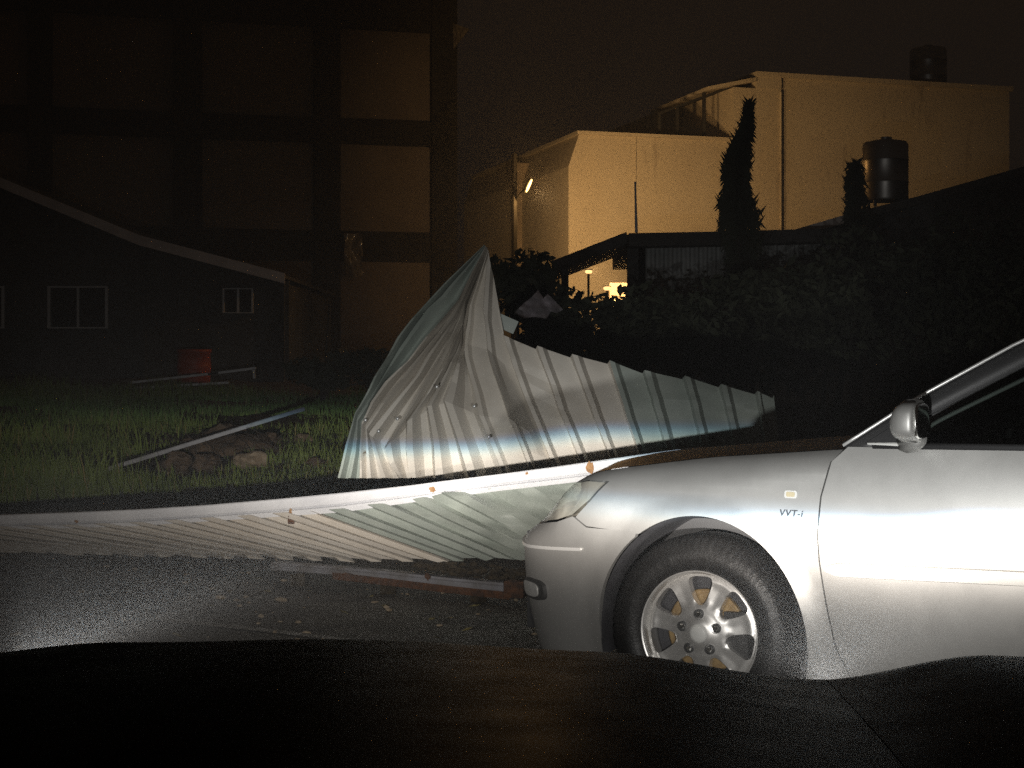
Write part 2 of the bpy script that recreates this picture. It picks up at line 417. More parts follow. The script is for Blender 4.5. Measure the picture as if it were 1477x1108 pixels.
def border_loops(faces):
    cnt = {}
    for f in faces:
        for i in range(len(f)):
            e = (f[i], f[(i+1) % len(f)]); k = (min(e), max(e)); cnt.setdefault(k, []).append(e)
    return [v[0] for v in cnt.values() if len(v) == 1]
def panel(name, outline, mat, parent, step=0.03, roll=True, gap=0.0025, flange=0.022, holes=(), out=0.0, mirror=True, res=0.02):
    poly = inset(densify(outline, res), gap) if gap else densify(outline, res)
    v2, f2 = fill2d(poly, step, holes)
    vs = [F(a, h, roll, out) for a, h in v2]
    fs = list(f2); b = border_loops(f2)
    if flange:
        n0 = len(vs); idx = {}
        for (i, j) in b:
            for q in (i, j):
                if q not in idx:
                    s, y, nx, ny = plan(v2[q][0]); idx[q] = n0 + 2*len(idx)
                    p0 = vs[q]; vs.append(p0.copy())
                    vs.append(p0 + Vector((nx, ny, 0))*flange)
        for (i, j) in b: fs.append((idx[i], idx[i]+1, idx[j]+1, idx[j]))
    obs = [mk(name, vs, fs, mat, parent, smooth=True)]
    if mirror:
        obs.append(mk(name, [(p.x, 2*HALF - p.y, p.z) for p in vs], [tuple(reversed(f)) for f in fs], mat, parent, smooth=True))
    return obs[0]

def arch(c, a0, a1, n=40):      # ellipse points of the wheel opening, angles in degrees
    return [(c + ARX*math.cos(math.radians(a0 + (a1-a0)*i/n)), HUBZ + ARZ*math.sin(math.radians(a0 + (a1-a0)*i/n))) for i in range(n+1)]
SILL = 0.21
low = math.degrees(math.asin((SILL - HUBZ)/ARZ))
doorline = [inv(1199, 666), inv(1184, 717), inv(1179, 771), inv(1182, 812), inv(1193, 879), inv(1206, 936)]
d_top = (0.50, hmax(0.50)); d_bot = (doorline[-1][0] + 0.05, SILL)
d_mid = (doorline[0][0] + 0.05, 0.953)
cutA, cutB, cutC = inv(919, 766), inv(846, 760), inv(829, 746)
tip = inv(877, 695); hlb = inv(851, 722); hlc = inv(826, 744)
ang_cut = math.degrees(math.atan2((cutA[1]-HUBZ)/ARZ, (cutA[0])/ARX))
# front fender
hl_top = [(tip[0]-0.09, tip[1]+0.004), (tip[0]-0.20, tip[1]-0.012)]
topedge = [(a, hmax(a)) for a in np.linspace(tip[0]-0.20, 0.50, 24)]
fender = [tip, *hl_top] + topedge + [(0.515, 0.945)] + doorline + [d_bot] + arch(0, low, ang_cut) + [cutB, cutC, hlb]
panel('front_fender', fender, M['silver'], sedan, step=0.028)
# headlight: lens, two reflector fields behind it
hl_out = [tip, *hl_top, (-0.85, 0.715), (-1.00, 0.695), (-1.02, 0.64), (-0.85, 0.630), (hlc[0]-0.10, hlc[1]-0.025), hlc, hlb]
hl_split_t = (tip[0]-0.135, tip[1]+0.0); hl_split_b = (hlc[0]+0.005, hlc[1]+0.004)
lamp = panel('headlight', hl_out, M['lensglass'], sedan, step=0.03, gap=0.004, flange=0)
panel('lamp_reflector', [hl_split_t, hl_top[1], (-0.85, 0.71), (-1.00, 0.69), (-1.01, 0.645), (-0.85, 0.632), hl_split_b], M['reflector'], sedan, step=0.03, roll=False, out=-0.075, flange=0)
panel('turn_signal', [tip, hl_top[0], hl_split_t, hl_split_b, hlb], M['signal'], sedan, step=0.03, roll=False, out=-0.055, flange=0.012)
# bumper
bump = [cutA, cutB, cutC, hlc, (hlc[0]-0.10, hlc[1]-0.027), (-0.85, 0.628), (-1.02, 0.636), (-1.03, 0.66), (A_FRONT+0.002, 0.66), (A_FRONT+0.002, 0.20), (-0.5, 0.19)] + arch(0, 180-low, ang_cut, 30)[:-1]
panel('front_bumper', bump, M['silver'], sedan, step=0.03)
b0, b1 = inv(764, 785, -0.75, 0.56), inv(838, 790)
panel('bumper_strip', [(b0[0]-0.25, b0[1]+0.007), b0, b1, (b1[0]+.004, b1[1]-0.005), (b1[0], b1[1]-0.011), (b0[0], b0[1]-0.011), (b0[0]-0.25, b0[1]-0.004)], M['brightstrip'], sedan, step=0.02, gap=0, out=0.008, flange=0.012, res=0.01)
# front grille and fog lamps
panel('grille', [(-1.045, 0.69), (A_FRONT+0.002, 0.692), (A_FRONT+0.002, 0.665), (-1.045, 0.665)], M['blackplastic'], sedan, step=0.05, out=-0.01)
fl = (min(np.linspace(-0.9, -0.4, 200), key=lambda a_: abs(proj(F(a_, 0.415))[0] - 776)), 0.415)
def fog_poly(c, ra, rh): return [(c[0] + ra*math.copysign(abs(math.cos(t))**0.6, math.cos(t)), c[1] + rh*math.copysign(abs(math.sin(t))**0.6, math.sin(t))) for t in np.linspace(0, 2*math.pi, 28)[:-1]]
panel('fog_lamp', fog_poly((fl[0]-0.02, fl[1]), 0.075, 0.036), M['darkmetal'], sedan, step=0.02, gap=0, out=0.014, flange=0.03, res=0.012)
panel('fog_lamp_lens', fog_poly((fl[0]-0.03, fl[1]), 0.055, 0.026), M['signal'], sedan, step=0.02, gap=0, out=0.018, flange=0.01, res=0.012)
# doors
BELT = 0.953
REARD = 1.36
door = [d_mid, (REARD, BELT+0.012), (REARD+0.01, 0.6), (REARD-0.03, SILL), d_bot] + doorline[::-1]
door_o = panel('front_door', door, M['silver'], sedan, step=0.03, roll=False)
rear_arch = arch(2.72, 180-low, 180-62, 24)
rdoor = [(REARD, BELT+0.012), (2.42, BELT+0.035), (2.42, 0.70)] + rear_arch[::-1] + [(rear_arch[0][0], SILL), (REARD-0.03, SILL), (REARD+0.01, 0.6)]
rdoor = [p for i, p in enumerate(rdoor) if i == 0 or (abs(p[0]-rdoor[i-1][0]) + abs(p[1]-rdoor[i-1][1])) > 1e-4]
panel('rear_door', rdoor, M['silver'], sedan, step=0.05, roll=False)
quarter = [(2.42, BELT+0.035), *[(a, hmax(a)) for a in np.linspace(2.6, 3.5, 12)], (A_REAR-0.02, 0.965), (A_REAR-0.02, 0.20), (3.3, 0.2)] + arch(2.72, low, 118, 30) + [(2.42, 0.70)]
panel('rear_quarter', quarter, M['silver'], sedan, step=0.06)
# door side moulding, raised and rounded at its front end
def moulding(s0, s1):
    n = 40; v = []; f = []
    prof = [(-1, 0.0), (-0.86, 0.012), (0.0, 0.016), (0.86, 0.012), (1, 0.0)]
    for i in range(n+1):
        t = i/n; s = s0 + (s1 - s0)*(t**2 if t < 0.3 else t)
        s = s0 + (s1-s0)*t**1.6
        zc = 0.571 + 0.021*(s - 0.43); w = 0.0225*min(1, math.sqrt(max(0, (s - s0)/0.05)) if s - s0 < 0.05 else 1)
        for k, o_ in prof:
            p = F(s, zc + k*max(w, 0.002), False, o_*min(1, 0.3 + (s - s0)/0.04) + 0.001); v.append(p)
    for i in range(n):
        for k in range(4): f.append((i*5+k, (i+1)*5+k, (i+1)*5+k+1, i*5+k+1))
    return v, f
mv, mf = moulding(inv(1189, 818)[0], REARD-0.012)
autosmooth(mk('door_moulding', mv, mf, M['silver_trim'], sedan), 30)
mk('door_moulding', [(p.x, 2*HALF-p.y, p.z) for p in mv], [tuple(reversed(q)) for q in mf], M['silver_trim'], sedan, smooth=True)
for y_, sg in ((0, 1), (1, -1)):
    hb = MB(); pts = [F(s, 0.80, False, o_) for s, o_ in ((1.14, 0.0), (1.155, 0.028), (1.27, 0.028), (1.285, 0.0))]
    if y_: pts = [Vector((p.x, 2*HALF - p.y, p.z)) for p in pts]
    hb.tube(pts, 0.012, 8); hb.build('door_handle', M['silver'], sedan, smooth=True)
# hood, with the crown that the nose and cowl share
HCX = [-0.97, -0.93, -0.86, -0.80, -0.647, -0.48, 0.056, 0.45, 0.62]; HCZ = [0.690, 0.722, 0.762, 0.788, 0.836, 0.868, 0.922, 0.952, 0.958]
def hood_edge():
    E = []
    for a in np.linspace(A_FRONT+0.01, 0.56, 60): E.append(F(a, hmax(a)))
    return np.array([tuple(p) for p in E])
HE = hood_edge(); order = np.argsort(HE[:,0]); HEs = HE[order]
def hood_z(s, y):
    ye = np.interp(s, HEs[:,0], HEs[:,1]); ze = np.interp(s, HEs[:,0], HEs[:,2]); zc = max(ze + .002, np.interp(s, HCX, HCZ))
    v = min(1, abs(y - HALF)/max(0.02, HALF - ye)); return ze + (zc - ze)*(1 - v**2.4)
def make_hood():
    S = np.concatenate([np.linspace(HEs[0,0]+0.004, -0.7, 14), np.linspace(-0.66, 0.53, 34)]); n = 33; v = []; f = []
    for s in S:
        ye = np.interp(s, HEs[:,0], HEs[:,1]) + 0.004
        for k in range(n):
            y = ye + (2*HALF - 2*ye)*k/(n-1)
            cow = 0.10*(1 - abs(y-HALF)/HALF)**0.8*sstep(s, 0.2, 0.53)*(-1)
            v.append((s + cow, y, hood_z(s, y) + 0.001))
    for i in range(len(S)-1):
        for k in range(n-1): f.append((i*n+k, i*n+k+1, (i+1)*n+k+1, (i+1)*n+k))
    mk('hood', v, f, M['silver'], sedan, smooth=True)
make_hood()
for k in (0, 1):                       # rubber seal that closes the joint between hood and fenders
    pts = [F(a, hmax(a)) + Vector((0, .006, -.012)) for a in np.linspace(-1.2, 0.50, 60)]
    if k: pts = [Vector((p.x, 2*HALF - p.y, p.z)) for p in pts]
    MB().tube(pts, .0105, 6).build('hood_seal', M['blackplastic'], sedan, smooth=True)
# greenhouse
def apil(t):     # near A-pillar, windscreen side
    return Vector(tuple(np.interp(t, [0, .25, .45, 1.1, 2.0], q) for q in ([.470, .594, .688, .981, 1.40], [.055, .095, .125, .205, .300], [.950, 1.036, 1.103, 1.277, 1.432])))
TT = np.linspace(0, 2.0, 24)
def mir(p): return Vector((p[0], 2*HALF - p[1], p[2]))
for k in (0, 1):
    g = mir if k else Vector
    mb = MB(); mb.tube([g(apil(t) + Vector((-.004, -.006, .004))) for t in TT], 0.0055, 6); mb.build('windscreen_moulding', M['brightstrip'], sedan, smooth=True)
    v = []; f = []
    for t in TT:
        p = apil(t); wid = 0.045 + 0.03*t/2
        v += [g(p + Vector((0, 0.035, 0.01))), g(p + Vector((0.0, 0, 0))), g(p + Vector((wid*0.5, -0.006, -wid*0.40))), g(p + Vector((wid, -0.010, -wid*0.75))), g(p + Vector((wid, 0.03, -wid*0.75)))]
    for i in range(len(TT)-1):
        for q in range(4): f.append((i*5+q, i*5+q+1, (i+1)*5+q+1, (i+1)*5+q))
    mk('windscreen_pillar', v, f, M['blackplastic'], sedan, smooth=True)
    mb = MB(); mb.tube([g(apil(t) + Vector((.066+.03*t/2, -.012, -.052-.02*t))) for t in TT[2:14]], 0.007, 6); mb.build('door_frame_strip', M['silver_trim'], sedan, smooth=True)
    # side glass and upper frame
    roofe = [(1.40, .300, 1.432), (1.9, .335, 1.462), (2.5, .325, 1.430), (2.95, .28, 1.27), (3.25, .22, 1.03)]
    base = [(0.56, BELT), (1.36, BELT+.012), (2.42, BELT+.03), (2.9, 0.985)]
    top = [apil(t) + Vector((0.05, -.004, -.04)) for t in np.linspace(.15, 2, 10)] + [Vector((x, y-.01, z-.05)) for x, y, z in roofe[1:4]]
    xs = np.linspace(0.56, 2.93, 40); v = []; f = []
    tx = [p.x for p in top]; ty = [p.y for p in top]; tz = [p.z for p in top]
    for x in xs:
        zb = np.interp(x, [b_[0] for b_ in base], [b_[1] for b_ in base]); yb = bow(BELT) + .012
        v += [g((x, yb, zb-.01)), g((x, (yb + np.interp(x, tx, ty))/2 - .012, (zb + np.interp(x, tx, tz))/2)), g((x, np.interp(x, tx, ty), np.interp(x, tx, tz)))]
    for i in range(len(xs)-1):
        for q in (0, 1): f.append((i*3+q, i*3+q+1, (i+1)*3+q+1, (i+1)*3+q))
    mk('side_window', v, f, M['carglass'], sedan, smooth=True)
    mb = MB(); mb.tube([g((x, bow(BELT)+.004, z+.002)) for x, z in base], 0.011, 6); mb.build('window_sill_strip', M['blackplastic'], sedan, smooth=True)
    mb = MB(); mb.tube([g(Vector(p) + Vector((0, -.004, -.02))) for p in roofe], 0.03, 8); mb.build('roof_rail', M['silver'], sedan, smooth=True)
    mb = MB(); mb.bar(g((1.40, bow(BELT)+.006, BELT)), g((1.52, .300, 1.41)), 0.02, 0.11, up=(1,0,0)); mb.build('door_pillar', M['blackplastic'], sedan)
# roof, screens
def loft(name, rows, mat):
    n = len(rows[0]); v = [p for r in rows for p in r]; f = []
    for i in range(len(rows)-1):
        for k in range(n-1): f.append((i*n+k, i*n+k+1, (i+1)*n+k+1, (i+1)*n+k))
    return mk(name, v, f, mat, sedan, smooth=True)
def acrossrow(x, y, z, cr, bulge=0.0):
    return [(x - bulge*(1 - ((q - HALF)/(HALF - y))**2), q, z + cr*(1 - ((q - HALF)/(HALF - y))**2)) for q in np.linspace(y, 2*HALF - y, 17)]
loft('roof', [acrossrow(x, y, z, .04) for x, y, z in [(1.40, .30, 1.432), (1.65, .32, 1.455), (1.9, .335, 1.462), (2.2, .335, 1.455), (2.5, .325, 1.430)]], M['silver'])
loft('windscreen', [acrossrow(*(apil(t) + Vector((-.002, .004, .003))), .012 + .014*t, .13 - .03*t) for t in np.linspace(0, 2, 9)], M['carglass'])
loft('rear_window', [acrossrow(x, y, z, .03) for x, y, z in [(2.5, .325, 1.430), (2.8, .30, 1.30), (3.22, .24, 1.04)]], M['carglass'])
loft('boot_lid', [acrossrow(x, y, z, .03) for x, y, z in [(3.20, .20, 1.035), (3.4, .16, 1.03), (3.6, .2, 1.015), (3.82, .35, 0.98)]], M['silver'])
loft('cowl', [acrossrow(.40, .12, .925, .02, .1), acrossrow(.52, .085, .945, .012, .13)], M['blackplastic'])
# cabin
mb = MB().box(0.65, 1.0, .18, 1.62, .55, .93); bevel(mb.build('dashboard', M['blackplastic'], sedan), .06)
for yy in (.50, 1.30):
    mb = MB().box(1.55, 2.05, yy-.25, yy+.25, .30, .52); st = bevel(mb.build('car_seat', M['seat'], sedan), .06)
    mb = MB().prism([(1.98, .45), (2.12, .45), (2.30, 1.05), (2.18, 1.08)], yy-.24, yy+.24); bevel(mb.build('seat_back', M['seat'], sedan), .04)
    mb = MB().box(2.20, 2.30, yy-.13, yy+.13, 1.10, 1.27); bevel(mb.build('headrest', M['seat'], sedan), .04)
mb = MB().box(-.35, 3.5, .22, 1.58, .17, .30); mb.build('floor_pan', M['blackplastic'], sedan)
mb = MB().box(0.42, 2.30, .05, .11, .16, .23); mb.build('sill', M['blackplastic'], sedan)
mb = MB().box(-.30, .42, .34, 1.46, .30, .80); mb.build('engine_bay', M['blackplastic'], sedan)
mb = MB().box(-.78, -.42, .25, 1.55, .25, .60); mb.build('bumper_beam', M['blackplastic'], sedan)
# wing mirror
def superell(c, rx, ry, rz, e=0.55, nu=24, nv=14, squash=None):
    v = []; f = []
    sp = lambda t, e_: math.copysign(abs(t)**e_, t)
    for j in range(nv+1):
        b = -math.pi/2 + math.pi*j/nv
        for i in range(nu):
            a = 2*math.pi*i/nu
            p = [rx*sp(math.cos(b), e)*sp(math.cos(a), e), ry*sp(math.cos(b), e)*sp(math.sin(a), e), rz*sp(math.sin(b), e)]
            if squash: p = squash(p)
            v.append((c[0]+p[0], c[1]+p[1], c[2]+p[2]))
    for j in range(nv):
        for i in range(nu): f.append((j*nu+i, j*nu+(i+1) % nu, (j+1)*nu+(i+1) % nu, (j+1)*nu+i))
    return v, f
def msq(p):       # blunt flat back (towards the rear), domed front
    x, y, z = p
    if x > 0: x *= 0.42
    else: x *= 1.25*(1 - 0.25*max(0, z/0.066))
    return [x, y, z*(1 - 0.12*(1 if y < 0 else 0))]
for k in (0, 1):
    g = mir if k else Vector
    c = Vector((0.725, -0.075, 1.040))
    v, f = superell(c, 0.052, 0.085, 0.066, 0.62, squash=msq)
    o = mk('wing_mirror', [g(p) for p in v], f, M['silver'], sedan, smooth=True)
    v, f = superell(c + Vector((.021, 0, 0)), 0.006, 0.072, 0.052, 0.5)
    mk('mirror_glass', [g(p) for p in v], f, M['chrome'], o, smooth=True)
    mb = MB().tube([g((.66, .07, .965)), g((.70, .02, .972)), g((.725, -.03, .985))], [.035, .028, .025], 10); mb.build('mirror_foot', M['silver'], o, smooth=True)
    mb = MB(); A_, B_, C_ = (0.535, .052, .962), (0.70, .055, .962), (0.672, .098, 1.058)
    vv = [g(p) for p in (A_, B_, C_)] + [g(Vector(p) + Vector((0, .012, 0))) for p in (A_, B_, C_)]
    mk('mirror_sail', vv, [(0,1,2),(5,4,3),(0,3,4,1),(1,4,5,2),(2,5,3,0)], M['blackplastic'], sedan)
    mb = MB().tube([g((.545, .047, .962)), g((.66, .047, .962))], [.003, .007], 6); mb.build('sail_edge', M['silver_trim'], sedan)
# side marker lamp and lettering on the fender
sm = inv(1141, 713)
panel('side_marker_lamp', [(sm[0] + x*0.021, sm[1] + z*0.012) for x, z in ((-1,-.6),(-.8,-1),(.8,-1),(1,-.6),(1,.6),(.8,1),(-.8,1),(-1,.6))], M['silver_trim'], sedan, step=.01, gap=0, out=.004, flange=.006, res=.005)
panel('side_marker_lens', [(sm[0] + x*0.014, sm[1] + z*0.0075) for x, z in ((-1,-.6),(-.8,-1),(.8,-1),(1,-.6),(1,.6),(.8,1),(-.8,1),(-1,.6))], M['amberlens'], sedan, step=.01, gap=0, out=.007, flange=.004, res=.005)
bl = inv(1124, 744)
cu = bpy.data.curves.new('fender_badge', 'FONT'); cu.body = 'VVT-i'; cu.size = 0.030; cu.extrude = 0.0015; cu.space_character = 1.12; cu.shear = 0.15
to = bpy.data.objects.new('fender_badge_curve', cu); COL.objects.link(to)
bpy.context.view_layer.update()
dg = bpy.context.evaluated_depsgraph_get(); tm = bpy.data.meshes.new_from_object(to.evaluated_get(dg))
tv = [F(bl[0] + v.co.x, bl[1] + v.co.y, True, 0.004 + v.co.z) for v in tm.vertices]
mk('fender_badge', tv, [tuple(p.vertices) for p in tm.polygons], M['badge'], sedan)
bpy.data.objects.remove(to)

# wheels
def revolve(prof, seg, mod=None):        # prof: (r, y) about the y axis
    v = []; f = []; n = len(prof)
    for i in range(seg):
        t = 2*math.pi*i/seg
        for k, (r, y) in enumerate(prof):
            if mod: r, y = mod(k, t, r, y)
            v.append((r*math.cos(t), y, r*math.sin(t)))
    for i in range(seg):
        j = (i+1) % seg
        for k in range(n-1): f.append((i*n+k, i*n+k+1, j*n+k+1, j*n+k))
    return v, f
def make_wheel(parent, loc, flip=False, rot=0.0):
    def tyre_mod(k, t, r, y):
        if k in (6, 7) and int(t/(2*math.pi)*144) % 2: return r*0.993, y + 0.003
        if k == 3: return r, y - 0.0018*max(0, math.sin(t*30))*max(0, math.sin(t*7))
        return r, y
    prof = [(.203, .012), (.214, -.003), (.232, -.012), (.262, -.016), (.270, -.013), (.288, -.008), (.303, .004), (.316, .020), (.322, .045), (.323, .10), (.320, .16), (.303, .195), (.25, .21), (.20, .20)]
    v, f = revolve(prof, 288, tyre_mod)
    R = Matrix.Rotation(rot, 4, 'Y')
    if flip: R = Matrix.Rotation(math.pi, 4, 'Z') @ R
    T = Matrix.Translation(loc) @ R
    w = mk('wheel', [T @ Vector(p) for p in v], f, M['rubber'], parent, smooth=True)
    # rim: barrel and lip
    v, f = revolve([(.196, .17), (.190, .06), (.193, .024), (.199, .012), (.2045, -.001), (.2065, .001), (.2065, .014), (.203, .02)], 96)
    mk('rim_lip', [T @ Vector(p) for p in v], f, M['alloy'], w, smooth=True)
    # spoked face with seven openings
    holes = []
    for k in range(7):
        c = math.pi/2 + 2*math.pi*k/7; h = []
        for q in range(30):
            t = 2*math.pi*q/30
            rr = 0.1375 + 0.047*math.copysign(abs(math.sin(t))**0.6, math.sin(t))
            wid = np.interp(rr, [0.090, 0.105, 0.185], [0.014, 0.023, 0.052])
            x = wid*math.copysign(abs(math.cos(t))**0.6, math.cos(t))
            h.append((rr*math.cos(c) - x*math.sin(c), rr*math.sin(c) + x*math.cos(c)))
        holes.append(h)
    outer = [(.194*math.cos(t), .194*math.sin(t)) for t in np.linspace(0, 2*math.pi, 97)[:-1]]
    v2, f2 = fill2d(outer, 0.0085, holes)
    def lift(x, z):
        r = math.hypot(x, z); t = math.atan2(z, x)
        ph = ((t - math.pi/2) % (2*math.pi/7))/(2*math.pi/7)      # 0 at an opening, 0.5 mid spoke
        sp = abs(ph - 0.5)*2
        y = 0.020 + 0.012*math.cos(min(1, r/0.19)*math.pi)*-1*0.6
        y -= 0.010*sstep(r, .07, .03)
        y += 0.006*(1 - sp)*sstep(r, .075, .11)*sstep(-r, -.19, -.15)      # spokes are dished along their middle
        y += 0.010*sstep(r, .175, .194)
        y += 0.012*sstep(sp, .45, .95)*sstep(r, .085, .10)*sstep(-r, -.186, -.176)
        return y
    vs = [Vector((x, lift(x, z), z)) for x, z in v2]; fs = list(f2)
    n0 = len(vs); idx = {}
    for i, j in border_loops(f2):
        for q in (i, j):
            if q not in idx:
                idx[q] = n0 + 2*len(idx); p = vs[q]; vs.append(p.copy()); vs.append(Vector((p.x*.985, p.y + .03, p.z*.985)))
        fs.append((idx[i], idx[i]+1, idx[j]+1, idx[j]))
    mk('rim_spokes', [T @ p for p in vs], fs, M['alloy'], w, smooth=True)
    v, f = revolve([(.0, -.003), (.020, -.002), (.030, .002), (.033, .010), (.034, .03)], 32); mk('hub_cap', [T @ Vector(p) for p in v], f, M['silver_trim'], w, smooth=True)
    for k in range(5):
        t = math.pi/2 + 2*math.pi*k/5; cx_, cz_ = .062*math.cos(t), .062*math.sin(t)
        v, f = revolve([(.0155, .013), (.0165, .010), (.0165, .03)], 20); mk('nut_recess', [T @ Vector((p[0]+cx_, p[1]-.004, p[2]+cz_)) for p in v], f, M['darkmetal'], w, smooth=True)
        v, f = revolve([(0, .000), (.007, .000), (.0105, .004), (.0105, .02)], 6); mk('wheel_nut', [T @ Vector((p[0]+cx_, p[1]+.002, p[2]+cz_)) for p in v], f, M['chrome'], w)
        v, f = revolve([(0, .0085), (.0150, .0085)], 20); mk('nut_seat', [T @ Vector((p[0]+cx_, p[1]+.002, p[2]+cz_)) for p in v], f, M['darkmetal'], w)
    v, f = revolve([(.05, .068), (.132, .068), (.137, .072), (.137, .09), (.05, .09)], 64); mk('brake_disc', [T @ Vector(p) for p in v], f, M['rustdisc'], w, smooth=False)
    v, f = revolve([(.0, .10), (.19, .10)], 48); mk('wheel_back', [T @ Vector(p) for p in v], f, M['liner'], w)
    mb = MB().box(.075, .155, .045, .10, -.07, .07); cal = mb.build('brake_caliper', M['darkmetal'], w)
    for vv in cal.data.vertices: vv.co = T @ vv.co
    return w
make_wheel(sedan, (-0.018, 0.036, HUBZ), rot=math.radians(-1))
make_wheel(sedan, (2.72, 0.036, HUBZ), rot=1.1)
make_wheel(sedan, (0, 2*HALF-.036, HUBZ), True, .7)
make_wheel(sedan, (2.72, 2*HALF-.036, HUBZ), True, .3)
for c in (0, 2.72):
    for k in (0, 1):
        g = mir if k else Vector
        v = []; f = []; n = 48
        for i in range(n+1):
            t = math.radians(-14 + 208*i/n)
            for y_, sc in ((.018, 1.006), (.05, .975), (.10, .985), (.30, .985)):
                v.append(g((c + ARX*sc*math.cos(t), y_, HUBZ + ARZ*sc*math.sin(t))))
        for i in range(n):
            for q in range(3): f.append((i*4+q, i*4+q+1, (i+1)*4+q+1, (i+1)*4+q))
        mk('wheel_arch_liner', v, f, M['liner'], sedan, smooth=True)
        vv = [g((c + ARX*.99*math.cos(math.radians(-14+208*i/n)), .30, HUBZ + ARZ*.99*math.sin(math.radians(-14+208*i/n)))) for i in range(n+1)]
        mk('wheel_well_wall', vv, [tuple(range(n+1))], M['blackplastic'], sedan)

# ------------------------------------------------------------------ the dark car the view is taken from (its front end)
own = empty('dark_car', own_pt(0, 0, 0), -OWN_YAW, 'wet black car bonnet with a seam beside the raised wing, facing the silver sedan', 'car')
def own_front(u): return 2.14 - 0.20*(abs(u)/0.9)**2.2           # v of the nose edge
def own_z(u, v):
    z = 0.958 - 0.075*(v - 1.0) - 0.02*(v - 1.0)**2
    a = abs(u)
    z += -0.024*sstep(a, 0.30, 0.56) + 0.038*sstep(a, 0.56, 0.76)
    z -= 0.004*(1 - math.cos(min(a, .3)/.3*math.pi))
    z -= 0.24*max(0, (a - 0.84)/0.12)**2.2 if a > 0.84 else 0
    r0 = own_front(u) - 0.20
    if v > r0:
        q = min(1, (v - r0)/0.20); z -= 0.15*(1 - math.sqrt(max(0, 1 - q*q)))
    return z
def own_patch(name, u0, u1, nu, v0, vf, nv, mat, parent=own):
    v = []; f = []
    for j in range(nv+1):
        for i in range(nu+1):
            u = u0 + (u1 - u0)*i/nu; ve = vf(u); t = 1 - (1 - j/nv)**1.7
            w = v0 + (ve - v0)*t; v.append((u, w, own_z(u, w)))
    n = nu+1
    for j in range(nv):
        for i in range(nu): f.append((j*n+i, j*n+i+1, (j+1)*n+i+1, (j+1)*n+i))
    n0 = len(v)                                 # turned-down edges
    ring = [i for i in range(n)] + [j*n + nu for j in range(1, nv+1)] + [nv*n + i for i in range(nu-1, -1, -1)] + [j*n for j in range(nv-1, 0, -1)]
    for q in ring: v += [v[q], (v[q][0], v[q][1], v[q][2] - .025)]
    m_ = len(ring)
    for k in range(m_): a = n0 + 2*k; b = n0 + 2*((k+1) % m_); f.append((a, a+1, b+1, b))
    return mk(name, v, f, mat, parent, smooth=True)
HS = 0.575
own_patch('bonnet', -HS+.0006, HS-.0006, 60, 0.92, own_front, 40, M['blackpaint'])
own_patch('wing', HS+.0006, 0.96, 24, 0.80, own_front, 40, M['blackpaint'])
own_patch('wing', -0.96, -HS-.0006, 24, 0.80, own_front, 40, M['blackpaint'])
def own_fascia():
    v = []; f = []; n = 49
    prof = [(0.0, -.15), (.05, -.20), (.085, -.30), (.09, -.42), (.07, -.55), (.02, -.68)]
    for i in range(n):
        u = -0.90 + 1.8*i/(n-1); ve = own_front(u); zb = own_z(u, ve - .001)
        for dv, dz in prof: v.append((u, ve + dv*(1 - .6*(abs(u)/.9)**4), max(.2, own_z(u*.8, 1.9) + dz - .0)))
    k = len(prof)
    for i in range(n-1):
        for q in range(k-1): f.append((i*k+q, i*k+q+1, (i+1)*k+q+1, (i+1)*k+q))
    mk('nose', v, f, M['blackpaint'], own, smooth=True)
own_fascia()
for s_ in (-1, 1):
    # wing side, wheel and lamp
    mb = MB()
    mb.prism([(0.80, .30), (1.02, .30), (1.06, .52), (1.20, .66), (1.42, .70), (1.62, .66), (1.76, .52), (1.80, .30), (1.93, .30), (1.93, .62), (1.5, .66), (0.80, .72)], 0, .012)
    vv = [(s_*(0.94 + p[1]), p[0], p[2]) for p in mb.v]; mk('wing_side', vv, mb.f, M['blackpaint'], own)
    v, f = superell((s_*.62, 2.225, LAMP_Z - .075), .15, .07, .042, .7); hl = mk('headlamp', v, f, M['signal'], own, smooth=True)
    v, f = revolve([(.20, .10), (.21, 0), (.25, -.01), (.30, .01), (.32, .05), (.32, .17), (.25, .2)], 48)
    w_ = mk('wheel', [(s_*(.72 + p[1]*-1 + .1), 1.41 + p[0], .33 + p[2]) for p in v], f, M['rubber'], own, smooth=True)
mb = MB()
for k in range(4): mb.bar((-.42, 2.215, .52 + .05*k), (.42, 2.215, .52 + .05*k), .02, .02)
mb.build('grille', M['darkmetal'], own)
own_cowl = MB(); own_cowl.box(-.80, .80, .72, .93, .89, .94); bevel(own_cowl.build('cowl', M['blackplastic'], own), .02)

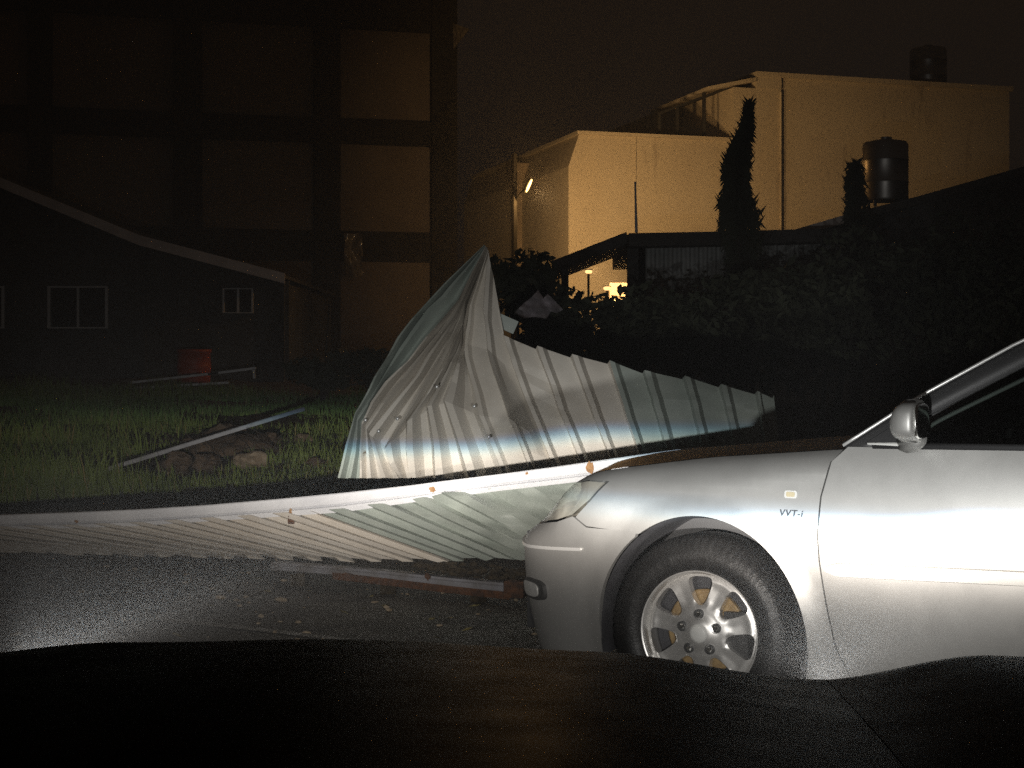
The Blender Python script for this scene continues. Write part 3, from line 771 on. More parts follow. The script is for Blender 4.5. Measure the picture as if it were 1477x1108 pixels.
# ------------------------------------------------------------------ fallen fence: white beam, rail, low sheets
BA, BB = Vector((-3.19, 9.6)), Vector((0.55, 7.6))
def beam_Z(px):
    k = (px - CX)/FPX; d = BB - BA; t = (k*BA.y - BA.x)/(d.x - k*d.y); return BA.y + d.y*t
BX = [-160, 0, 100, 200, 300, 400, 494, 590, 636, 721, 800, 860, 919, 1010]
BT = [750, 743, 739.5, 735, 728.5, 720, 711, 700.5, 694.5, 684, 673.5, 665, 656.5, 644]
BM = [764, 757.5, 754.5, 750.5, 743.5, 736, 727.5, 715, 708.5, 698.5, 689.5, 682, 674, 661]
BL = [770, 764, 762, 758.5, 752, 745.5, 739, 725.5, 719, 708, 699, 692, 684, 671]
def beam_profile(px):
    Z = beam_Z(px); c = P(px, np.interp(px, BX, BT), Z); m_ = P(px, np.interp(px, BX, BM), Z); l = P(px, np.interp(px, BX, BL), Z)
    d = (BB - BA).normalized(); nrm = Vector((d.y, -d.x, 0)); nrm = nrm if nrm.y < 0 else -nrm
    bk = -nrm
    return [c + bk*.09 - Vector((0,0,.004)), c + bk*.085, c + bk*.006, c - Vector((0,0,.006)), m_ + Vector((0,0,.006)), m_ + bk*.006, m_ + bk*.014 - Vector((0,0,.004)), m_ - nrm*-.004 - Vector((0,0,.010)), l + nrm*.004, l + bk*.012, l + bk*.05, m_ + bk*.05, c + bk*.05 - Vector((0,0,.012)), c + bk*.09 - Vector((0,0,.012))]
def make_beam():
    v = []; f = []; xs = np.linspace(-160, 1010, 60)
    for x in xs: v += beam_profile(x)
    k = 14
    for i in range(len(xs)-1):
        for q in range(k): f.append((i*k+q, i*k+(q+1) % k, (i+1)*k+(q+1) % k, (i+1)*k+q))
    f.append(tuple(range(k))); f.append(tuple(reversed(range((len(xs)-1)*k, len(xs)*k))))
    b = empty('steel_beam', P(470, 737, beam_Z(470)), 0, 'long bent white steel beam lying across the low sheets', 'beam')
    autosmooth(mk('channel', v, f, M['whitepaint'], b, world=True), 30)
    return b
beam = make_beam()
def irregular(c, rx, rz, n=14, seed=1, nrm=Vector((0,-1,0)), out=.004):
    """a small crust of rust lying on the beam face"""
    r = random.Random(seed); d = (BB - BA).normalized(); ex = Vector((d.x, d.y, 0)); nn = Vector((ex.y, -ex.x, 0)); nn = nn if nn.y < 0 else -nn
    rim = [(c + ex*math.cos(t)*rx*r.uniform(.6, 1.1) + Vector((0,0,1))*math.sin(t)*rz*r.uniform(.6, 1.1)) for t in np.linspace(0, 2*math.pi, n+1)[:-1]]
    v = [c + nn*out] + [p + nn*out*.7 for p in rim] + [p - nn*.004 for p in rim]
    f = [(0, 1+i, 1+(i+1) % n) for i in range(n)] + [(1+i, 1+n+i, 1+n+(i+1) % n, 1+(i+1) % n) for i in range(n)]
    return v, f
for (px, py, rx, rz, mt) in ((624, 706, .022, .018, 'rustpale'), (851, 675, .024, .036, 'rustpale'), (419, 739, .014, .022, 'rustpale'), (110, 752, .014, .01, 'rustpale'), (760, 683, .01, .008, 'rustpale')):
    v, f = irregular(P(px, py, beam_Z(px) - .002), rx, rz, seed=px); mk('rust_patch', v, f, M[mt], beam, world=True)
# clip brackets that held the sheets, the one at the colour change rusted through
mb = MB(); c = P(420, 748, beam_Z(420) - .02); mb.bar(c + Vector((0,0,.015)), c - Vector((0,0,.03)), .035, .010, up=(0,1,0)); mb.build('clip', M['rust'], beam, world=True)

# low sheets between beam and rail
LBX = [-400, 0, 200, 400, 520, 610, 664, 750, 860, 1000]; LBY = [790, 796.5, 802.5, 807, 811, 811, 808, 806, 806, 806]
def low_top(x): return np.interp(x, BX, BL) - 3 if x > -160 else 770
def low_pt(xt, t):
    dl = np.interp(xt, [-300, 0, 650, 900], [290, 262, 165, 150])
    x = xt + dl*t; zt = beam_Z(xt) + .03
    yb = np.interp(xt + dl, LBX, LBY); Zb = beam_Z(min(xt + dl, 905)) - 0.10
    y0 = low_top(xt); Z = zt + (Zb - zt)*t
    return P(x, y0 + (yb - y0)*t, Z)
RIBF = [0.0, 0.34, 0.44, 0.80, 0.96]; RIBH = [0, 0, 1, 1, 0]
def low_sheet(name, x0, x1, pitch, mat, dent, label, seed):
    r = random.Random(seed); cols = []; x = x0
    while x < x1 - 1:
        p = pitch(x)
        for fr, hh in zip(RIBF, RIBH):
            if x + fr*p <= x1: cols.append((x + fr*p, hh))
        x += p
    cols.append((x1, 0)); nt = 22; v = []; f = []
    for xt, hh in cols:
        jag = r.uniform(-.02, .03)
        for j in range(nt+1):
            t = j/nt*(1 + jag) if j == nt else j/nt
            p0 = low_pt(xt, t); du = low_pt(xt+4, t) - p0; dv = low_pt(xt, t+.03) - p0
            n = du.cross(dv).normalized(); n = n if n.y < 0 else -n
            fade = 1 - 0.8*dent*sstep(xt + 120*t, 610, 760)
            w = dent*(.030*math.sin(xt*.021 + 5*t) + .022*math.sin(xt*.06 - 9*t + 1) + .012*math.sin(xt*.11 + 14*t))*sstep(xt, 480, 640)
            w += .004*math.sin(xt*.05 + 7*t)
            v.append(p0 + n*(hh*.042*fade + w))
    m_ = nt+1
    for i in range(len(cols)-1):
        for j in range(nt): f.append((i*m_+j, i*m_+j+1, (i+1)*m_+j+1, (i+1)*m_+j))
    n0 = len(v); v += [p + Vector((.0, .003, 0)) for p in v]      # sheet thickness
    f += [tuple(n0 + q for q in reversed(ff)) for ff in f]
    o = mk(name, v, f, mat); autosmooth(o, 25); return tag(o, label, 'metal sheet')
low_sheet('corrugated_sheet', -330, 458, lambda x: np.interp(x, [-300, 100, 450], [50, 50, 54]), M['beige'], 0.0, 'low beige ribbed sheet hanging under the white beam, ribs slanting', 4)
low_sheet('corrugated_sheet', 455, 880, lambda x: 57, M['green'], 1.0, 'dented green ribbed sheet between the white beam and the sedan bumper', 5)
# bottom rail
def make_rail():
    pts = [(395, 815.5), (470, 821), (560, 829), (650, 838.5), (740, 847), (757, 848.5)]
    v = []; f = []
    rt = empty('bottom_rail', P(600, 834, beam_Z(600) - .2), 0, 'grey steel bottom rail along the ground with rust at its end', 'rail')
    for px, py in pts:
        Z = beam_Z(px) - .22; c = P(px, py, Z)
        for dy, dz in ((-.03, -.020), (-.03, .004), (-.024, .010), (-.022, .020), (.03, .022), (.03, -.02)): v.append(c + Vector((dy*.5, dy, dz)))
    for i in range(len(pts)-1):
        for q in range(6): f.append((i*6+q, i*6+(q+1) % 6, (i+1)*6+(q+1) % 6, (i+1)*6+q))
    f.append(tuple(range(6))); f.append(tuple(reversed(range(len(v)-6, len(v)))))
    mk('channel', v, f, M['railsteel'], rt, world=True)
    c = P(741, 849, beam_Z(741) - .24); mb = MB(); mb.bar(c + Vector((-.045, 0, 0)), c + Vector((.055, -.02, 0)), .075, .085)
    o = mb.build('end_bracket', M['rust'], rt, world=True); bevel(o, .008)
    for px, py in ((617, 832), (500, 829)):
        c = P(px, py, beam_Z(px) - .262); v2, f2 = irregular(c, .05 if px == 500 else .016, .012 if px == 500 else .02, seed=px, out=.006); mk('rust_patch', v2, f2, M['rust'], rt, world=True)
    # rusted lower flange
    v = []; f = []
    pts = [(480, 828), (560, 837), (650, 848), (735, 857)]
    for px, py in pts:
        Z = beam_Z(px) - .24; c = P(px, py, Z)
        for dy, dz in ((-.02, -.025), (-.02, .012), (.02, .014), (.02, -.025)): v.append(c + Vector((0, dy, dz)))
    for i in range(len(pts)-1):
        for q in range(4): f.append((i*4+q, i*4+(q+1) % 4, (i+1)*4+(q+1) % 4, (i+1)*4+q))
    mk('lower_flange', v, f, M['rust'], rt, world=True)
    # concrete footing that carries the rail
    for px in (430, 560, 690):
        Z = beam_Z(px) - .2; c = P(px, 830, Z); mb = MB(); mb.box(c.x - .04, c.x + .04, c.y - .02, c.y + .06, 0, .07)
        mb.build('rail_foot', M['dirt'], rt, world=True)
make_rail()
def blob(c, rx, ry, rz, seed, sub=2, rough=.25):
    bm = bmesh.new(); bmesh.ops.create_icosphere(bm, subdivisions=sub, radius=1)
    r = random.Random(seed); ph = [r.uniform(0, 6.28) for _ in range(9)]
    for v in bm.verts:
        x, y, z = v.co
        k = 1 + rough*(math.sin(3*x+ph[0])*math.sin(2.6*y+ph[1]) + .6*math.sin(5*z+ph[2]+3*x) + .4*math.sin(9*y+ph[3])*math.sin(8*x+ph[4])) + r.uniform(-.5, .5)*rough*.6
        v.co = (c[0]+x*rx*k, c[1]+y*ry*k, c[2]+z*rz*k)
    vs = [tuple(v.co) for v in bm.verts]; fs = [tuple(q.index for q in f.verts) for f in bm.faces]; bm.free(); return vs, fs
def dirt_bank():
    mb = MB(); r = random.Random(12)
    for i in range(130):
        px = r.uniform(600, 775); py = np.interp(px, [600, 660, 770], [815, 822, 836]) - r.uniform(-8, 12)*sstep(px, 590, 680)
        Z = beam_Z(px) - r.uniform(.12, .2); c = P(px, py, Z); q = r.uniform(.008, .026)
        v, f = blob(c, q*1.3, q, q*.8, i, 1, .3); mb.add(v, f)
    o = mb.build('dirt_and_leaves', M['dirt']); tag(o, 'dark strip of dirt and leaf litter on the rail below the green sheet', 'dirt', kind='stuff')
dirt_bank()

# ------------------------------------------------------------------ crumpled standing sheets
GK = [  # rib lines, photo points from top to foot
 [(699,354),(618,441),(578,489),(545,545),(515,596),(491,690)],
 [(700,355),(641,430),(605,470),(560,540),(517,606),(506,690)],
 [(701,356),(664,436),(618,489),(560,553),(524,611),(522,690)],
 [(702,357),(668,436),(634,485),(584,549),(530,618),(535,690)],
 [(703,358),(671,437),(645,482),(604,545),(537,627),(555,690)],
 [(703,359),(674,438),(655,485),(624,540),(560,648),(580,690)],
 [(704,360),(675,440),(661,490),(640,536),(592,609),(595,690)],
 [(704,361),(676,442),(667,495),(654,524),(621,588),(632,690)],
 [(705,362),(677,444),(671,497),(664,525),(645,580),(680,690)],
 [(705,364),(680,436),(671,496),(677,535),(693,600),(730,690)],
 [(706,368),(699,448),(705,505),(714,538),(737,605),(770,690)],
]
GR = [[(728,487),(752,558),(806,690)], [(776,502),(808,590),(848,690)], [(826,514),(858,600),(894,690)], [(880,523),(905,600),(934,690)],
      [(930,537),(948,600),(976,690)], [(988,545),(1004,600),(1024,690)], [(1040,557),(1052,605),(1070,690)], [(1092,567),(1100,610),(1112,690)], [(1116,572),(1122,615),(1132,690)]]
ZR = [9.72, 9.62, 9.54, 9.42, 9.22, 9.45]
def res6(g, k):
    if len(g) == 6:
        return [(x, y, ZR[i] + (0.05 if k % 2 else -0.03)*(1 if 0 < i < 4 else 0)) for i, (x, y) in enumerate(g)]
    out = []
    for i in range(6):
        t = i/5*2; j = min(1, int(t)); q = t - j
        out.append((g[j][0] + (g[j+1][0]-g[j][0])*q, g[j][1] + (g[j+1][1]-g[j][1])*q, 9.56 - .1*(i/5) + 0.02*(k - 11)))
    return out
GUIDES = [[P(*q) for q in res6(g, k)] for k, g in enumerate(GK + GR)]
_cr = random.Random(17)
def crumple(g, k):                     # extra hard kinks between the drawn points
    out = [g[0]]
    for i in range(5):
        amp = (0.030 if k < 10 else 0.012)*(1 if 0 < i < 5 else .4)
        out.append(g[i].lerp(g[i+1], .5) + Vector((_cr.uniform(-1, 1)*amp*.45, _cr.uniform(-1, 1)*amp*1.3, _cr.uniform(-1, 1)*amp*.3))); out.append(g[i+1])
    return out
GUIDES = [crumple(g, k) for k, g in enumerate(GUIDES)]
NS = 30
def along(g, t):
    t = t*10; j = min(9, int(t)); q = t - j; return g[j].lerp(g[j+1], q)
def standing_sheet(name, i0, i1, mat, label, seed):
    r = random.Random(seed); cols = []
    for i in range(i0, i1):
        dense = i < 9
        fr = [(0, 1), (.24, 1), (.50, 0), (.80, 0)] if dense else [(0, 1), (.15, 1), (.27, 0), (.55, .0), (.93, 0)]
        cols += [(i, a, h) for a, h in fr]
    cols.append((i1, 0, 1)); v = []; f = []
    for (i, a, h) in cols:
        g0 = GUIDES[i]; g1 = GUIDES[min(i+1, len(GUIDES)-1)]
        for j in range(NS+1):
            t = j/NS; p = along(g0, t).lerp(along(g1, t), a)
            wid = (along(g1, t) - along(g0, t)).length
            hh = min(.10 if i < 9 else .048, .95*wid + .012)
            w = .004*math.sin(i*1.3 + t*13) + (.012*((i*7919) % 13/13 - .5) if i < 10 else 0)
            if i >= 9 and j <= 3: p = p + Vector((0, 0, (.42 - a)*.022*(1 - j/4)))          # stepped, torn top edge
            v.append(p + Vector((-.12, -1, .1)).normalized()*(h*hh) + Vector((0, w, 0)))
    m_ = NS+1
    for i in range(len(cols)-1):
        for j in range(NS): f.append((i*m_+j, i*m_+j+1, (i+1)*m_+j+1, (i+1)*m_+j))
    n0 = len(v); v += [Vector(p) + Vector((0, .004, 0)) for p in v]
    f += [tuple(n0 + q for q in reversed(ff)) for ff in f]
    o = mk(name, v, f, mat); autosmooth(o, 12); return tag(o, label, 'metal sheet')
standing_sheet('corrugated_sheet', 0, 2, M['green'], 'green outer sheet of the crumpled heap, gathered to a point at the top', 1)
standing_sheet('corrugated_sheet', 2, 14, M['beige'], 'tall crumpled beige ribbed sheet fanned and creased behind the white beam', 2)
standing_sheet('corrugated_sheet', 14, 19, M['green'], 'low green ribbed sheet end standing behind the sedan bonnet', 3)
# purlin stub at the sheet's torn top edge
mb = MB(); a = P(690, 449, 9.66); b = P(744, 473, 9.66); mb.bar(a, b, .03, .085)
tag(mb.build('purlin_stub', M['green']), 'short pale green purlin stub at the torn top of the crumpled sheet', 'steel piece')
# screw heads on the creased sheet
for (px, py) in ((527, 606), (573, 604), (546, 622), (684, 586), (630, 558), (705, 630)):
    v, f = superell(P(px, py, 9.12), .011, .008, .011, 1, 10, 6); tag(mk('screw_washer', v, f, M['brightstrip'], smooth=True), 'small bright screw washer on the creased beige sheet', 'screw', 'screw washers on the creased sheet')

# ------------------------------------------------------------------ yard: grass, rubble, pole
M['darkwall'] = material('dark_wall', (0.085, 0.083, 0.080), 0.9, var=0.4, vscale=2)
M['bargeboard'] = material('bargeboard', (0.72, 0.64, 0.60), 0.7, var=0.2, vscale=4)
M['winframe'] = material('window_frame', (0.55, 0.55, 0.55), 0.5)
M['winglass'] = material('window_glass', (0.020, 0.022, 0.024), 0.12)
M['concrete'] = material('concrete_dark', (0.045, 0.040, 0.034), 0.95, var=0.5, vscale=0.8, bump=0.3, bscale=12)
M['infill'] = material('infill_panel', (0.26, 0.21, 0.16), 0.9, col2=(0.19, 0.15, 0.115), vscale=0.5, bump=0.2, bscale=6)
M['cream'] = material('cream_wall', (0.60, 0.53, 0.40), 0.9, spot=(0.42, 0.36, 0.27), sscale=1.1, sthr=0.58, sstretch=(1.6, 1.6, .35), col2=(0.53, 0.46, 0.345), vscale=0.35, bump=0.1, bscale=8)
M['wallbrown'] = material('side_wall', (0.34, 0.27, 0.19), 0.9, var=0.3, vscale=0.8)
M['roofdark'] = material('shed_roof', (0.075, 0.072, 0.070), 0.8, var=0.4, vscale=3)
M['shedwall'] = material('shed_wall', (0.46, 0.47, 0.46), 0.7, var=0.35, vscale=2)
M['stainless'] = material('stainless', (0.36, 0.34, 0.32), 0.40, metal=1.0, rvar=0.08, vscale=3)
M['leafdark'] = material('dark_leaf', (0.095, 0.105, 0.070), 0.8, var=0.45, vscale=2, spec=0.15)
M['bark'] = material('bark', (0.060, 0.045, 0.032), 0.95, var=0.5, vscale=10, bump=0.6, bscale=30)
M['red'] = material('red_plastic', (0.45, 0.07, 0.025), 0.5, var=0.2, vscale=8)
M['galv'] = material('galvanised', (0.66, 0.67, 0.70), 0.45, metal=0.1, var=0.25, vscale=6)
M['torn'] = material('torn_plastic', (0.74, 0.68, 0.72), 0.55, var=0.3, vscale=5)
M['wetplastic'] = material('torn_film', (0.42, 0.36, 0.26), 0.2, col2=(0.10, 0.08, 0.06), vscale=9, coat=0.5, stretch=(3,3,.6))
M['lampglow'] = material('lamp_lens', (1, .8, .5), 0.4, emit=(1.0, 0.56, 0.17), estr=6)
M['bulbglow'] = material('bulb', (1, .8, .5), 0.4, emit=(1.0, 0.58, 0.22), estr=2.2)

def yz(x, y):
    return yard_z(y)
def make_grass():
    r = random.Random(21); V = {'grass': MB(), 'straw': MB()}
    n = 0
    while n < 30000:
        Y = 12.2 + 12*r.random()**1.2; px = r.uniform(-260, 640); X = GX(px, Y)
        clump = math.sin(X*2.2 + 1.5*math.sin(Y*1.3)) + math.sin(Y*2.7 + X) + r.uniform(-1.2, 1.2)
        if clump < -0.1: continue
        dx, dy = (X + 3.0)/0.85, (Y - 15.6)/0.9
        if dx*dx + dy*dy < 1 and r.random() < 0.86: continue           # bare rubble heap
        n += 1
        h = r.uniform(.05, .17)*(1 + .8*(clump > 1.2))*(1.25 if px < 260 else .8); w = r.uniform(.004, .009)*(1 + (Y-12)/14)
        z = yz(X, Y) - .02; t = r.uniform(0, 6.28); lean = r.uniform(.05, .5)*h; cx, sx = math.cos(t), math.sin(t); u = r.uniform(0, 6.28)
        wx, wy = w*math.cos(u), w*math.sin(u)*.4
        key = 'straw' if r.random() < .07 else 'grass'
        V[key].add([(X-wx, Y-wy, z), (X+wx, Y+wy, z), (X+wx*.6+cx*lean*.4, Y+sx*lean*.4, z+h*.6), (X-wx*.6+cx*lean*.4, Y+sx*lean*.4, z+h*.6), (X+cx*lean, Y+sx*lean, z+h)], [(0,1,2,3), (3,2,4)])
    tag(V['grass'].build('grass', M['grass']), 'green grass growing over the dark yard', 'grass', kind='stuff')
    tag(V['straw'].build('dry_grass', M['straw']), 'dry straw-coloured blades among the green grass', 'grass', kind='stuff')
make_grass()
def place(px, py):                      # point on the yard seen at a pixel
    best = min(np.arange(11, 30, .05), key=lambda Y: abs(HOR + (EYE - yard_z(Y))/Y*FPX - py)); return Vector((GX(px, best), best, yard_z(best)))
# rubble heap
hc = place(330, 662)
mb = MB(); v, f = blob((hc.x, hc.y + .15, hc.z - .02), .62, .5, .24, 5, 4, .18); mb.add(v, f)
tag(autosmooth(mb.build('soil_heap', M['clod']), 50), 'heap of torn-up soil in the grass below the long pole', 'soil heap')
clods = [(292,648,.11,'brown soil clod at the foot of the heap, left of the roots'), (322,632,.15,'large dark soil clod on top of the heap'), (345,628,.10,'crumbly soil clod beside the pole'), (390,640,.13,'rounded soil clod behind the pale rock'), (305,668,.10,'flat clod half sunk in the shaded grass'), (262,668,.12,'grassy clod lying under the lower end of the pole'), (355,650,.12,'soil clod pressed against the pale rock'), (460,668,.06,'small reddish clod in the short grass')]
for i, (px, py, q, lab) in enumerate(clods):
    p = place(px, py + 8); v, f = blob((p.x, p.y - .25, GZ(py, p.y - .25)), q*1.2, q, q*.85, 30 + i, 3, .3)
    tag(autosmooth(mk('soil_clod', v, f, M['clod']), 40), lab, 'soil clod', 'soil clods of the heap')
p = place(370, 672); v, f = blob((p.x, p.y - .3, p.z + .07), .155, .12, .095, 77, 3, .16); tag(autosmooth(mk('rock', v, f, M['rock']), 30), 'pale ochre angular rock in front of the soil heap', 'rock')
p = place(437, 640); v, f = blob((p.x, p.y, p.z + .05), .09, .07, .065, 78, 3, .2); tag(autosmooth(mk('rock', v, f, M['rock']), 30), 'small reddish rock in the short green grass', 'rock')
p = place(240, 676); v, f = blob((p.x, p.y, p.z + .02), .12, .1, .07, 79, 3, .2); tag(autosmooth(mk('rock', v, f, M['rock']), 30), 'dull rock beside the lower end of the pole', 'rock')
mb = MB(); r = random.Random(9)
for k in range(70):
    a = Vector((hc.x + r.uniform(-.5, .6), hc.y + r.uniform(-.4, .1), hc.z + r.uniform(.02, .22))); b = a + Vector((r.uniform(-.2, .2), r.uniform(-.15, .1), r.uniform(-.05, .18)))
    mb.tube([a, a.lerp(b, .5) + Vector((r.uniform(-.05,.05), 0, .03)), b], [.006, .004, .002], 4, False)
tag(mb.build('roots', M['bark']), 'tangle of thin torn roots sticking out of the soil heap', 'roots', kind='stuff')
# long metal pole, half sunk in the grass
pa, pb = P(118, 688, 13.9), P(438, 590, 16.2)
mb = MB(); d = (pb - pa).normalized(); up = Vector((0,0,1)); rr = d.cross(up).normalized(); uu = rr.cross(d)
prof = [(-.017, -.017), (.017, -.017), (.017, .017), (.008, .017), (.008, .010), (-.008, .010), (-.008, .017), (-.017, .017)]
v = [q + rr*x + uu*z for q in (pa, pb) for x, z in prof]; f = [(i, (i+1) % 8, (i+1) % 8 + 8, i + 8) for i in range(8)] + [tuple(reversed(range(8))), tuple(range(8, 16))]
tag(mk('metal_pole', v, f, M['galv']), 'long straight grey metal channel slanting up out of the grass', 'pole')

# ------------------------------------------------------------------ low house on the left
HZ = 27.0; base = 0.88
house = empty('low_house', (GX(180, HZ), HZ, base), 0, 'low dark house with a pale sloping bargeboard and a white-framed window', 'house')
def hp(px, py): return (GX(px, HZ), GZ(py, HZ))
roofl = [(-330, 330), (-60, 236), (0, 262), (212, 350), (418, 404)]
prof = [hp(*q) for q in roofl]
wall = [(prof[0][0], base-.3)] + [(x, z - .05) for x, z in prof[:-1]] + [(GX(410, HZ), hp(410, 404)[1] - .05), (GX(410, HZ), base-.3)]
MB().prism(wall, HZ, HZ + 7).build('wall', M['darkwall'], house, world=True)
for i in range(len(prof)-1):
    (x0, z0), (x1, z1) = prof[i], prof[i+1]; t = .06
    MB().add([(x0, HZ-.55, z0), (x1, HZ-.55, z1), (x1, HZ+7.3, z1), (x0, HZ+7.3, z0), (x0, HZ-.55, z0+t), (x1, HZ-.55, z1+t), (x1, HZ+7.3, z1+t), (x0, HZ+7.3, z0+t)],
             [(0,1,2,3),(7,6,5,4),(0,4,5,1),(1,5,6,2),(2,6,7,3),(3,7,4,0)]).build('roof_slope', M['roofdark'], house, world=True)
    MB().add([(x0, HZ-.60, z0-.09), (x1, HZ-.60, z1-.09), (x1, HZ-.60, z1+.085), (x0, HZ-.60, z0+.085), (x0, HZ-.56, z0-.09), (x1, HZ-.56, z1-.09), (x1, HZ-.56, z1+.085), (x0, HZ-.56, z0+.085)],
             [(3,2,1,0),(4,5,6,7),(0,1,5,4),(1,2,6,5),(2,3,7,6),(3,0,4,7)]).build('bargeboard', M['bargeboard'], house, world=True)
def window(px0, px1, py0, py1, parent, Zw, mull=True, fw=.05):
    x0, x1 = GX(px0, Zw), GX(px1, Zw); z0, z1 = GZ(py1, Zw), GZ(py0, Zw)
    w = MB().box(x0, x1, Zw - .012, Zw - .002, z0, z1).build('window', M['winglass'], parent, world=True)
    for nm, (a, b, c, d_) in (('jamb', (x0, x0+fw, z0, z1)), ('jamb', (x1-fw, x1, z0, z1)), ('head', (x0+fw, x1-fw, z1-fw*.6, z1)), ('sill', (x0+fw, x1-fw, z0, z0+fw*.5))):
        o = MB().box(a, b, Zw - .07, Zw - .014, c, d_).build(nm, M['winframe'], house if False else parent, world=True); o.parent = w
        o.matrix_parent_inverse = Matrix.Identity(4)
    if mull:
        xm = (x0 + x1)/2; o = MB().box(xm - .02, xm + .02, Zw - .05, Zw - .014, z0 + fw*.5, z1 - fw*.6).build('mullion', M['winframe'], parent, world=True); o.parent = w
    return w
window(70, 157, 413, 474, house, HZ); window(-90, 8, 413, 474, house, HZ); window(322, 366, 416, 452, house, HZ, fw=.03)
MB().box(GX(412, HZ), GX(418, HZ), HZ-.1, HZ-.02, base, hp(414, 406)[1]).build('downpipe', M['darkwall'], house, world=True)
MB().box(GX(208, HZ), GX(211, HZ), HZ-.05, HZ-.004, base, hp(208, 365)[1]).build('cable_duct', M['darkwall'], house, world=True)
# things before the house
cz = yard_z(26)
t = empty('plastic_drum', (GX(280, 25.5), 25.5, yard_z(25.5)), 0, 'red plastic drum standing in the dark before the low house', 'drum')
H0 = GZ(504, 25.5) - yard_z(25.5)
v, f = revolve([(0, 0), (.24, 0), (.265, .05), (.275, H0*.45), (.285, H0*.5), (.275, H0*.55), (.265, H0-.06), (.285, H0-.05), (.285, H0), (.25, H0-.01), (0, H0-.05)], 32)
mk('drum_body', [(p[0], p[2], p[1]) for p in v], f, M['red'], t, smooth=True)
t = empty('metal_bench', (GX(290, 24), 24, yard_z(24)), 0, 'thin grey metal bench lying tilted beside the red drum', 'bench')
for nm, a, b in (('rail', (188, 552), (315, 538)), ('rail', (300, 540), (369, 531)), ('leg', (366, 532), (367, 546)), ('rail', (192, 560), (330, 552))):
    MB().bar(P(*a, 24), P(*b, 24), .035).build(nm, M['galv'], t, world=True)

# ------------------------------------------------------------------ big concrete-frame building behind
F0, FD = Vector((-11.32, 36.0)), Vector((math.cos(math.radians(15)), math.sin(math.radians(15))))
big = empty('frame_building', (F0.x, F0.y, 0.9), math.atan2(FD.y, FD.x), 'tall dark concrete-frame building with brown infill panels behind the low house', 'building')
def ft(px): k = (px - CX)/FPX; return (k*F0.y - F0.x)/(FD.x - k*FD.y)
cols_px = [(-165, -128), (40, 76), (249, 291), (452, 489), (620, 656)]
floors = [(0, 2.76), (3.50, 5.65), (6.26, 8.49)]
TOP = 9.9
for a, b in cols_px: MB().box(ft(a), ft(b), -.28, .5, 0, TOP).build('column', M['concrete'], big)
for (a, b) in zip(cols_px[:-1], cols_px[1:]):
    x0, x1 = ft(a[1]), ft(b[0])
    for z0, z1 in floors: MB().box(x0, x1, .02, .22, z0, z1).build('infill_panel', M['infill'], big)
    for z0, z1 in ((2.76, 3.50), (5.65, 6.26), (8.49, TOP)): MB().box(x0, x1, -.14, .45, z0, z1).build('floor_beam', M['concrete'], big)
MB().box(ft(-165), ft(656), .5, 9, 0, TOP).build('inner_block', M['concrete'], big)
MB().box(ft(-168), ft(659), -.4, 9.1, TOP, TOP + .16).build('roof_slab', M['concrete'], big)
def torn(name, px0, px1, py0, py1, Z, mat, label, seed, nx=7, nz=12, amp=.06, ragged=.12):
    r = random.Random(seed); v = []; f = []
    for j in range(nz+1):
        for i in range(nx+1):
            u, w = i/nx, j/nz; e = ragged*(r.uniform(-1, 1) if (i in (0, nx) or j in (0, nz)) else 0)
            p = P(px0 + (px1-px0)*(u + e*.4), py0 + (py1-py0)*(w + e*.25), Z); p.y += amp*math.sin(u*7 + seed + 2*math.sin(w*5)) + amp*.5*math.sin(w*9 + u*3); v.append(p)
    for j in range(nz):
        for i in range(nx): q = j*(nx+1)+i; f.append((q, q+1, q+nx+2, q+nx+1))
    n0 = len(v); v += [p + Vector((0, .004, 0)) for p in v]; f += [tuple(n0 + q for q in reversed(g)) for g in f]
    return tag(mk(name, v, f, mat, smooth=True), label, 'torn sheet')
torn('torn_film', 497, 523, 337, 398, 37.2, M['wetplastic'], 'narrow strip of torn shiny film hanging on the dark building column', 3)
mb = MB(); a = P(653, 33, 38.3); mb.add([a, a + Vector((.42, -.1, -.18)), a + Vector((.02, 0, -.65)), a + Vector((0, .06, 0)), a + Vector((.42, -.04, -.18)), a + Vector((.02, .06, -.65))], [(0,2,1),(3,4,5),(0,1,4,3),(1,2,5,4),(2,0,3,5)])
tag(mb.build('bent_flashing', M['wetplastic']), 'small bent piece of pale flashing high on the dark building corner', 'flashing')

# ------------------------------------------------------------------ street lamp and lit buildings on the right
def glow(name, loc, power, rad, col):
    d = bpy.data.lights.new(name, 'POINT'); o = bpy.data.objects.new(name, d); COL.objects.link(o); o.location = loc; d.energy = power; d.color = col; d.shadow_soft_size = rad; return o
SOD = (1.0, 0.60, 0.25)
LZ = 26.5
lampp = empty('street_lamp', (GX(742, LZ), LZ, .88), 0, 'lit orange street lamp on a thin dark pole beside the cream building', 'street lamp')
mb = MB().tube([(GX(742, LZ), LZ, .88), (GX(742, LZ), LZ, GZ(222, LZ))], [.06, .045], 10); mb.build('pole', M['darkmetal'], lampp, world=True)
mb = MB().tube([(GX(742, LZ), LZ, GZ(292, LZ)), P(750, 280, LZ - .1), P(758, 272, LZ - .2)], .02, 8); mb.build('arm', M['darkmetal'], lampp, world=True)
hd = P(763, 268, LZ - .25)
v, f = superell((0, 0, 0), .022, .05, .125, .9, 16, 10); T = Matrix.Translation(hd) @ Matrix.Rotation(math.radians(24), 4, 'Y')
mk('lamp_lens', [T @ Vector(p) for p in v], f, M['lampglow'], lampp, smooth=True, world=True)
v, f = superell((0, 0, 0), .035, .09, .14, .9, 16, 10); T2 = Matrix.Translation(hd + Vector((-.035, .12, .02))) @ Matrix.Rotation(math.radians(24), 4, 'Y')
mk('lamp_housing', [T2 @ Vector(p) for p in v], f, M['darkmetal'], lampp, smooth=True, world=True)
